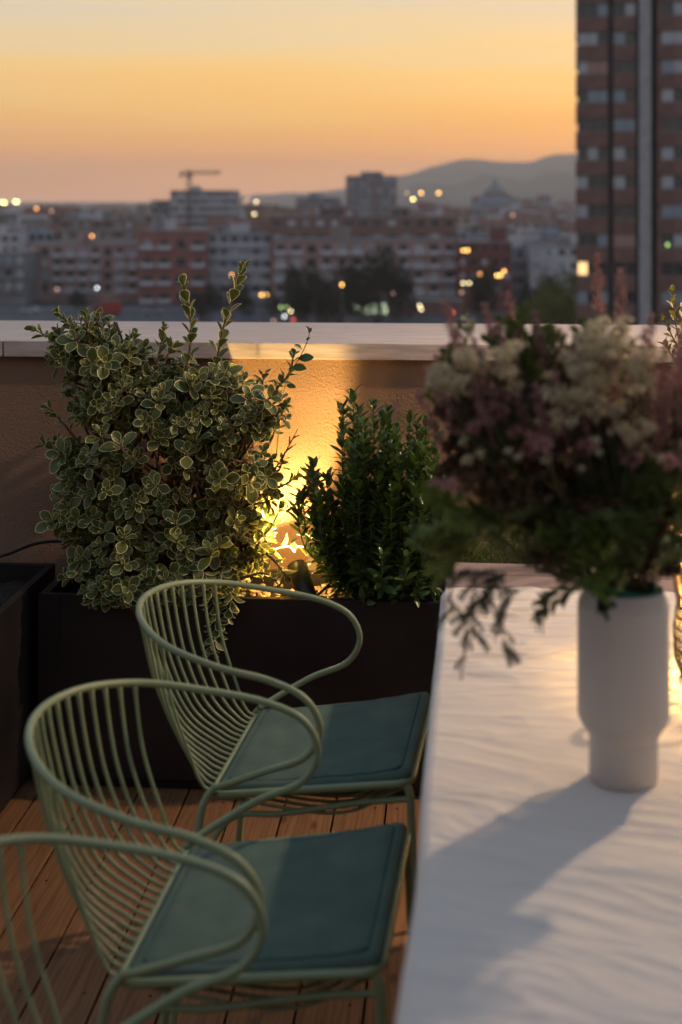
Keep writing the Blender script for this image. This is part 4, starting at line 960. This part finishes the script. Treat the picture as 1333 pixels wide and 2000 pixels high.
block('apartment_block', 'long brown and pink stepped block in the middle of the city view', 534, 893, 470, 335, 18, 'pink', 'pale', 3.2, 'balcony', 12)
block('penthouse_block', 'dark reddish upper terrace block stepped back over the long middle block', 528, 892, 424, 352, 14, 'brown', 'brown', 3.4, 'window', 13, hut=False)
block('roof_house', 'small deep red rooftop box over the long middle block', 625, 694, 408, 360, 8, 'dkred', 'dkred', 3.0, 'window', 3, hut=False)
block('roof_house', 'brown rooftop box at the right end of the long middle block', 765, 800, 408, 358, 8, 'brown', 'brown', 3.0, 'window', 2, hut=False)
block('apartment_block', 'dark red brick block behind the tall orange street lamps', 894, 1000, 474, 330, 16, 'dkred', 'dkred', 3.2, 'bands', 5)
block('apartment_block', 'pale lilac block low beside the tower, above the olive tree', 1036, 1135, 482, 340, 14, 'pale', 'blue', 3.2, 'window', 4)
block('apartment_block', 'pale grey narrow block between the dark red block and the lilac block', 992, 1040, 486, 350, 14, 'blue', 'pale', 3.2, 'balcony', 3)
block('apartment_block', 'dark narrow block cut by the left edge', -60, 50, 496, 350, 15, 'grey', 'grey', 3.1, 'balcony', 5)
block('apartment_block', 'brown block beyond the left edge', -190, -66, 478, 365, 15, 'brown', 'pale', 3.1, 'balcony', 5)
block('shop_row', 'low dark shop row with glowing greenish windows under the trees', 535, 905, 590, 318, 9, 'brown', 'grey', 3.4, 'none', 1, cat='shop', hut=False)
sr = [o for o in bpy.data.objects if o.name.startswith('shop_row')][0]
for (a, b_, mm_) in ((692, 722, 'w_shop'), (726, 742, 'w_shop'), (745, 756, 'w_shop'), (585, 612, 'w_dark'), (640, 664, 'w_dark'), (812, 828, 'w_dark')):
    s = F / 318; link('shop_window', WM[mm_], sr, loc=(((a + b_) / 2 - 720) / s, -.06, .5), scale=((b_ - a) / s, 1, 2.3))
block('office_block', 'grey office slab with strip windows on the skyline under the crane', 333, 463, 373, 640, 18, 'grey', 'pale', 3.4, 'bands', 9)
block('office_block', 'dark stepped wing left of the grey skyline office slab', 296, 332, 392, 660, 16, 'grey', 'grey', 3.4, 'bands', 3, hut=False)
tb = block('tower_block', 'pale windowless looking tower block standing above the skyline in front of the hill', 676, 776, 344, 760, 16, 'grey', 'grey', 3.2, 'window', 7, hut=False)
s = F / 760
part('lift_tower', lambda b: bx(b, (705 - 726) / s, (748 - 726) / s, 2, 9, zat(344, 760) - GZ + .302, zat(335, 760) - GZ), 'c_grey', tb)
part('wall_fin', lambda b: bx(b, (727 - 726) / s, (733 - 726) / s, -.7, -.1, 0, zat(340, 760) - GZ), 'c_brown', tb)
block('office_block', 'long low grey block left of the pale tower block', 578, 668, 386, 800, 16, 'grey', 'grey', 3.4, 'bands', 8)

# domed church on the hill village
ML = struct(part('hill', lambda b: None, 'hill', None)); me = ML.data
bm = bmesh.new(); vs = []
for j in range(13):
    row = []
    for i in range(41):
        px_ = 820 + 420 * i / 40; d_ = 560 + 900 * j / 12; k = math.exp(-((px_ - 1010) / 150) ** 2) * math.sin(math.pi * min(1, j / 9) / 2) ** 1.3 * (1 if j < 10 else .5)
        row.append(bm.verts.new(cpos(px_, d_, GZ - .6 + 18 * k + (math.sin(i * 1.7 + j) * .4 if 0 < j < 12 else 0))))
    vs.append(row)
for j in range(12):
    for i in range(40): bm.faces.new((vs[j][i], vs[j][i + 1], vs[j + 1][i + 1], vs[j + 1][i]))
bmesh.ops.recalc_face_normals(bm, faces=bm.faces); bm.to_mesh(me); bm.free()
cd = 900; s = F / cd
ch_ = croot('domed_church', 970, cd, 'domed church with a lantern spire on the skyline above pale houses', 'church', z=GZ + 12)
zb = zat(386, cd) - (GZ + 12)
part('wall', lambda b: (bx(b, -9, 9, 0, 18, 0, zb), bx(b, -13, -9.02, 2, 16, 0, zb - 2.5), bx(b, 9.02, 13, 2, 16, 0, zb - 2.5)), 'c_blue', ch_)
part('drum', lambda b: lathe(b, [(7.4, zb + .01), (7.4, zb + 2.0), (8.0, zb + 2.1), (8.0, zb + 2.6), (7.2, zb + 2.7)], 20, (0, 9, 0)), 'c_taupe', ch_)
part('dome', lambda b: lathe(b, [(7.2, zb + 2.7), (6.7, zb + 4.2), (5.2, zb + 5.8), (3.2, zb + 7), (1.8, zb + 7.5), (1.8, zb + 9.3), (1.2, zb + 9.8), (.5, zb + 11), (.35, zb + 12.5), (0, zb + 13)], 20, (0, 9, 0)), 'c_grey', ch_)
for k in range(5): part('window', lambda b: bx(b, -7.2 + 3.6 * k - .6, -7.2 + 3.6 * k + .6, -.1, -.002, zb * .45, zb * .8), 'w_dark', ch_)

# low-rise houses receding to the sea
HM = {}
for cn in ('pale', 'brown', 'taupe', 'pink', 'blue', 'cream', 'red', 'grey'):
    for v in range(3):
        bm = bmesh.new(); bx(bm, -.5, .5, 0, 1, 0, 1)
        if v: bx(bm, -.3 + .2 * v, -.1 + .22 * v, .2, .6, 1.0005, 1.16)
        hmesh = meshof('house', bm, 'c_' + cn)
        if v == 2:
            bm = bmesh.new(); bm.from_mesh(hmesh); n0 = len(bm.faces)
            a = [bm.verts.new(p) for p in ((-.52, -.03, 1.001), (.52, -.03, 1.001), (.52, 1.03, 1.001), (-.52, 1.03, 1.001), (-.5, .5, 1.22), (.5, .5, 1.22))]
            for f in ((0, 1, 5, 4), (2, 3, 4, 5), (1, 2, 5), (3, 0, 4)): bm.faces.new([a[i] for i in f]).material_index = 1
            bm.to_mesh(hmesh); bm.free(); hmesh.materials.append(M['c_tile'])
        HM[cn, v] = hmesh
WJ = []
for v in range(3):
    bm = bmesh.new(); nc, nr = (4, 3) if v == 0 else ((5, 4) if v == 1 else (3, 4))
    for i in range(nc):
        for j in range(nr):
            if random.random() < .15: continue
            x = -.5 + (i + .5) / nc; z = (j + .35) / nr; bx(bm, x - .28 / nc, x + .28 / nc, -.012, -.001, z, z + .42 / nr)
    WJ.append(meshof('windows', bm, 'w_dark'))
desc = {'pale': 'pale rendered', 'brown': 'brown', 'taupe': 'taupe', 'pink': 'dusty pink', 'blue': 'blue grey', 'cream': 'cream', 'red': 'reddish', 'grey': 'dark grey'}
def house(px_, d_, h_, wd, cn, v, zone, z0=GZ):
    where = {'near': 'in the blurred rows just behind the front apartment blocks', 'mid': 'among the hazy rooftops below the skyline', 'far': 'in the farthest hazy rows near the horizon', 'hillside': 'in the hillside village under the domed church'}[zone]
    kind = ('flat roofed', 'flat roofed', 'tile roofed')[v]
    lab = '%s %s house %s' % (desc[cn], kind, where)
    o = link('house', HM[cn, v], None, loc=cpos(px_, d_, z0), rot=(0, 0, PSI + random.uniform(-.12, .12)), scale=(wd, random.uniform(9, 14), h_))
    tag(o, lab, 'house', lab)
    w_ = link('windows', WJ[v], o); w_['kind'] = 'stuff'
    return o
cw_ = ['pale', 'brown', 'taupe', 'pink', 'blue', 'cream', 'red', 'grey']
for k in range(28):
    house(-60 + 960 * (k + random.random()) / 28, random.uniform(440, 520), random.uniform(12, 17.5), random.uniform(9, 16), random.choices(cw_, [4, 2, 2, 1, 4, 2, 2, 1])[0], k % 3, 'near')
for k in range(52):
    house(-80 + 985 * (k + random.random()) / 52, random.uniform(580, 900), random.uniform(12, 20), random.uniform(9, 20), random.choices(cw_, [5, 2, 3, 1, 3, 2, 1, 2])[0], random.randint(0, 2), 'mid')
for k in range(70):
    house(-80 + 1220 * (k + random.random()) / 70, random.uniform(1000, 2300), random.uniform(10, 19), random.uniform(12, 40), random.choices(cw_, [4, 2, 4, 1, 2, 2, 1, 2])[0], random.randint(0, 2), 'far')
for k in range(84):
    px_ = random.uniform(885, 1135); d_ = random.uniform(620, 1080); kk = math.exp(-((px_ - 1010) / 150) ** 2) * math.sin(math.pi * min(1, (d_ - 560) / 675) / 2) ** 1.3
    house(px_, d_, random.uniform(7, 12.5), random.uniform(7, 14), random.choices(cw_, [9, .7, 1, 1, 5, 3, .6, .6])[0], random.randint(0, 2), 'hillside', GZ - .8 + 18 * kk)

# crane
cr = croot('tower_crane', 370, 630, 'tower crane standing over the grey office slab on the skyline', 'crane'); s = F / 630; hz_ = zat(338, 630) - GZ
def lattice(b, p0, p1, w_, n):
    p0 = Vector(p0); p1 = Vector(p1); ax = (p1 - p0).normalized(); e1 = ax.orthogonal().normalized() * w_; e2 = ax.cross(e1)
    for a in ((1, 1), (1, -1), (-1, -1), (-1, 1)): tube(b, [p0 + e1 * a[0] + e2 * a[1], p1 + e1 * a[0] + e2 * a[1]], .12, 4)
    for i in range(n):
        q0 = p0.lerp(p1, i / n); q1 = p0.lerp(p1, (i + 1) / n)
        for a, c_ in (((1, 1), (1, -1)), ((1, -1), (-1, -1)), ((-1, -1), (-1, 1)), ((-1, 1), (1, 1))): tube(b, [q0 + e1 * a[0] + e2 * a[1], q1 + e1 * c_[0] + e2 * c_[1]], .07, 3)
part('mast', lambda b: lattice(b, (0, 0, 0), (0, 0, hz_ + 1.5), .8, 26), 'w_dark', cr)
part('jib', lambda b: lattice(b, (-4, 0, hz_), (14, 0, hz_ + .3), .5, 14), 'c_brown', cr)
part('counterweight', lambda b: bx(b, -4.4, -2.6, -.6, .6, hz_ - 1.8, hz_ - .3), 'c_grey', cr)
part('cab', lambda b: bx(b, -.9, .9, -.9, .9, hz_ - 2.2, hz_ - .6), 'c_grey', cr)

# trees
TM = {}
def crown_mesh(mn, seed):
    r_ = random.Random(seed); V = []; Fc = []
    lob = [(r_.uniform(-.5, .5), r_.uniform(-.5, .5), r_.uniform(.35, .95), r_.uniform(.25, .42)) for _ in range(12)]
    for k in range(2600):
        l_ = r_.choice(lob); d = Vector((r_.gauss(0, 1), r_.gauss(0, 1), r_.gauss(0, 1))).normalized() * l_[3] * r_.uniform(.6, 1.08)
        p = Vector((l_[0], l_[1], l_[2])) + d; s_ = r_.uniform(.02, .045); a = Vector((r_.gauss(0, 1), r_.gauss(0, 1), r_.gauss(0, 1))).normalized(); b_ = a.orthogonal().normalized() * s_; c_ = a.cross(b_).normalized() * s_ * .7
        n0 = len(V); V += [tuple(p - b_), tuple(p + c_), tuple(p + b_), tuple(p - c_)]; Fc.append((n0, n0 + 1, n0 + 2, n0 + 3))
    me = bpy.data.meshes.new('crown'); me.from_pydata(V, [], Fc); me.materials.append(M[mn]); return me
M['t_dark'] = mat('dark_tree_foliage', (.035, .042, .022), .9, (.022, .027, .015), .6, transl=.15)
M['t_olive'] = mat('olive_tree_foliage', (.20, .19, .04), .9, (.12, .12, .03), .6, transl=.2)
for mn in ('t_dark', 't_olive'): TM[mn] = [crown_mesh(mn, s_) for s_ in (1, 2, 3)]
bm = bmesh.new(); tube(bm, [(0, 0, 0), (.02, 0, .3), (0, .02, .6)], [.035, .025, .012], 7)
for a in range(5): tube(bm, [(.01, 0, .28 + a * .05), (.22 * math.cos(a * 1.3), .22 * math.sin(a * 1.3), .6 + a * .04)], [.014, .005], 5)
trunk_me = meshof('trunk', bm, 'bark')
def tree(px_, ytop, d_, wpx, mn, label, group=None):
    h_ = zat(ytop, d_) - GZ; wd = wpx * d_ / F
    r = croot('tree', px_, d_, label, 'tree', group)
    c_ = link('crown', random.choice(TM[mn]), r, loc=(0, 0, 0), rot=(0, 0, random.uniform(0, 6)), scale=(wd / 1.5, wd / 1.5, h_ / 1.15)); c_['kind'] = 'stuff' if False else 'thing'
    del c_['kind']
    link('trunk', trunk_me, r, scale=(h_ * .7, h_ * .7, h_))
TG = 'dark street trees before the long middle block'
for (x, y, d_, w_) in ((600, 520, 300, 90), (665, 505, 296, 90), (735, 488, 300, 100), (560, 548, 292, 70), (780, 520, 305, 60), (640, 545, 285, 70), (705, 540, 284, 80)):
    tree(x, y, d_, w_, 't_dark', {600: 'dark street tree under the left balconies of the long middle block', 665: 'dark street tree right behind the single amber lamp', 735: 'tallest dark street tree, under the middle of the long block', 560: 'low dark street tree at the left end of the clump before the long block', 780: 'dark street tree at the right end of the clump before the long block', 640: 'front dark street tree left of the single amber lamp', 705: 'front dark street tree above the glowing shop windows'}[x], TG)
tree(392, 560, 300, 70, 't_dark', 'dark tree below the red brick block, left of the tall shoots')
tree(452, 545, 302, 80, 't_dark', 'dark tree behind the tallest shoot of the variegated shrub')
tree(150, 568, 330, 40, 't_dark', 'small dark tree at the foot of the wide left block')
tree(950, 525, 296, 70, 't_dark', 'dark tree between the tall orange lamps')
tree(1085, 528, 280, 70, 't_dark', 'dark pointed tree directly behind the olive green tree')
tree(1030, 560, 262, 60, 't_dark', 'dark low tree left of the olive green tree')
tree(1092, 542, 205, 130, 't_olive', 'broad olive green tree beside the foot of the tower')
tree(1050, 580, 212, 80, 't_olive', 'low olive green tree in front, nearest the parapet')

# street lamps, signals, masts
EM = {k: emis('lamp_' + k, c, s_) for k, c, s_ in (('orange', (1, .52, .13), 9), ('amber', (1, .42, .12), 6), ('yellow', (1, .85, .28), 11), ('white', (.85, .92, 1), 5), ('cream', (1, .80, .42), 6), ('red', (1, .12, .1), 3), ('green', (.5, .8, .25), 3), ('faint', (1, .55, .35), 1.6))}
M['post'] = mat('lamp_post', (.20, .15, .11), .6)
def lamp(x, y, d_, c, label, heads=((0, 0),), name='street_lamp', cat='street lamp', group=None, post=True):
    r = croot(name, x, d_, label, cat, group); zt = zat(y, d_) - GZ; k = d_ / F
    bm = bmesh.new(); tube(bm, [(0, .3 * k * 3, 0), (0, .3 * k * 3, zt + 1.2 * k * 3)], [.12, .08], 8)
    for (hx, hy) in heads: tube(bm, [(0, .3 * k * 3, zt + 1.2 * k * 3), (hx * k, 0, zt - hy * k + 2.8 * k)], .06, 6)
    obj('post', bm, 'post', r)
    for (hx, hy) in heads:
        bm = bmesh.new(); bmesh.ops.create_uvsphere(bm, u_segments=12, v_segments=8, radius=2.2 * k)
        for v in bm.verts: v.co += Vector((hx * k, 0, zt - hy * k))
        me_ = bpy.data.meshes.new('lamp_head'); bm.to_mesh(me_); bm.free(); me_.materials.append(EM[c]); link('lamp_head', me_, r)
SL = 'street lamps of the city'
for a in ((516, 576, 300, 'orange', 'double headed orange street lamp right of the tallest shrub shoot', ((-5, 0), (5, 0))),
          (908, 489, 290, 'orange', 'tall double orange street lamp before the dark red block', ((-3, 0), (6, 0))),
          (975, 538, 285, 'orange', 'three headed orange street lamp left of the olive tree', ((-4, 0), (3, 0), (10, -8))),
          (668, 556, 278, 'orange', 'single amber street lamp in front of the dark trees'),
          (908, 553, 280, 'cream', 'low pair of cream lamps under the tall double lamp', ((-3, 0), (9, 0))),
          (938, 535, 300, 'amber', 'dim amber street lamp between the two tall lamps'),
          (190, 562, 330, 'white', 'cold white street lamp above the red truck'),
          (180, 461, 345, 'amber', 'amber lamp on the roof line of the wide left block'),
          (112, 565, 335, 'faint', 'faint pink lamp at the foot of the left block'),
          (453, 537, 300, 'amber', 'amber lamp peeping out left of the tallest shoot'),
          (705, 600, 290, 'cream', 'bright cream lamp at the left end of the glowing shop windows'),
          (820, 597, 292, 'cream', 'cream lamp in front of the right end of the shop row', ((0, 0), (3, 7))),
          (768, 574, 300, 'faint', 'faint orange lamp at the right of the dark trees'),
          (902, 571, 288, 'faint', 'faint lamp low under the pair of cream lamps'),
          (8, 395, 560, 'yellow', 'pale yellow horizon lights at the left edge', ((-4, 0), (2, 1))),
          (30, 394, 555, 'yellow', 'pale yellow horizon light, second from the left edge', ((0, 0), (4, 0))),
          (72, 407, 435, 'amber', 'orange horizon light right of the pale yellow pair'),
          (101, 412, 432, 'faint', 'faint horizon light beside the orange one'),
          (485, 392, 560, 'faint', 'cluster of faint lights right of the office slab', ((-5, 2), (0, -3))),
          (501, 394, 552, 'cream', 'cream light right of the office slab, upper one'),
          (497, 418, 430, 'cream', 'cream light right of the office slab, lower one'),
          (807, 389, 900, 'yellow', 'bright yellow light at the foot of the hill'),
          (823, 377, 905, 'orange', 'orange light on the hill above the yellow one', ((0, 0),)),
          (857, 377, 910, 'orange', 'orange light on the hill, rightmost of the three'),
          (795, 377, 915, 'faint', 'faint pink light on the hill left of the orange ones'),
          (1002, 420, 600, 'faint', 'faint lamp beside the domed church'),
          (555, 600, 290, 'green', 'greenish traffic signal at the road right of the double lamp', ((-6, 0), (6, 0))),
          (568, 608, 288, 'cream', 'cream signal light beside the greenish signal'),
          (556, 618, 286, 'white', 'bluish white signal light low by the parapet'),
          (573, 624, 285, 'red', 'red signal light low by the parapet'),
          (535, 627, 284, 'faint', 'faint pink light low by the parapet under the double lamp'),
          (885, 610, 286, 'red', 'small red light at the right end of the shop row')):
    lamp(a[0], a[1], a[2], a[3], a[4], a[5] if len(a) > 5 else ((0, 0),), group=SL)
s = F / TD
bm = bmesh.new(); bmesh.ops.create_uvsphere(bm, u_segments=12, v_segments=8, radius=.13)
me_ = bpy.data.meshes.new('wall_lamp'); bm.to_mesh(me_); bm.free(); me_.materials.append(EM['green']); link('wall_lamp', me_, tw, loc=((1300 - 1127) / s, -.2, zat(477, TD) - GZ))

# red truck and two cars on the road
def wheels(r, xs, rad, w_):
    for x in xs:
        for y in (-w_, w_):
            bm = bmesh.new(); bmesh.ops.create_cone(bm, cap_ends=True, segments=16, radius1=rad, radius2=rad, depth=.28, matrix=Matrix.Translation((x, y, rad)) @ Matrix.Rotation(R(90), 4, 'X')); obj('wheel', bm, 'cable', r)
M['redp'] = mat('red_truck_paint', (.42, .035, .02), .5); M['carp'] = mat('silver_car_paint', (.35, .37, .40), .35, metal=.3); M['carw'] = mat('white_car_paint', (.6, .6, .6), .35)
tr_ = croot('truck', 210, 318, 'red box truck on the road at the left', 'truck')
part('cargo_box', lambda b: bx(b, -1.2, 3.1, -1.15, 1.15, .75, 3.1, .05), 'redp', tr_); part('cab', lambda b: bx(b, -3.0, -1.25, -1.05, 1.05, .55, 2.5, .2), 'redp', tr_)
part('windscreen', lambda b: (bx(b, -3.03, -2.99, -.85, .85, 1.4, 2.2), bx(b, -2.6, -1.7, -1.08, -1.055, 1.5, 2.2)), 'w_dark', tr_); part('chassis', lambda b: bx(b, -2.9, 3.0, -.5, .5, .4, .7), 'cable', tr_); wheels(tr_, (-2.2, 2.0), .48, .95)
for (x, d_, m_, lab) in ((300, 322, 'carp', 'silver car on the road below the red brick block'), (60, 326, 'carw', 'white car on the road at the left edge'), (640, 300, 'carp', 'silver car before the dark shop row')):
    c_ = croot('parked_car', x, d_, lab, 'car', 'cars on the road')
    bm = bmesh.new(); prof = [(-2.1, .35), (-2.15, .75), (-1.9, .9), (-1.2, .98), (-.6, 1.42), (.9, 1.45), (1.6, 1.0), (2.05, .92), (2.15, .6), (2.1, .35)]
    a = [bm.verts.new((x_, -.82, z_)) for x_, z_ in prof]; b_ = [bm.verts.new((x_, .82, z_)) for x_, z_ in prof]; bm.faces.new(a); bm.faces.new(b_[::-1])
    for i in range(len(prof)): bm.faces.new((a[i], b_[i], b_[(i + 1) % len(prof)], a[(i + 1) % len(prof)]))
    obj('body', bm, m_, c_); part('side_window', lambda b: (bx(b, -.85, .15, -.845, -.823, .98, 1.34), bx(b, .22, 1.05, -.845, -.823, .98, 1.34)), 'w_dark', c_); wheels(c_, (-1.3, 1.35), .31, .76)
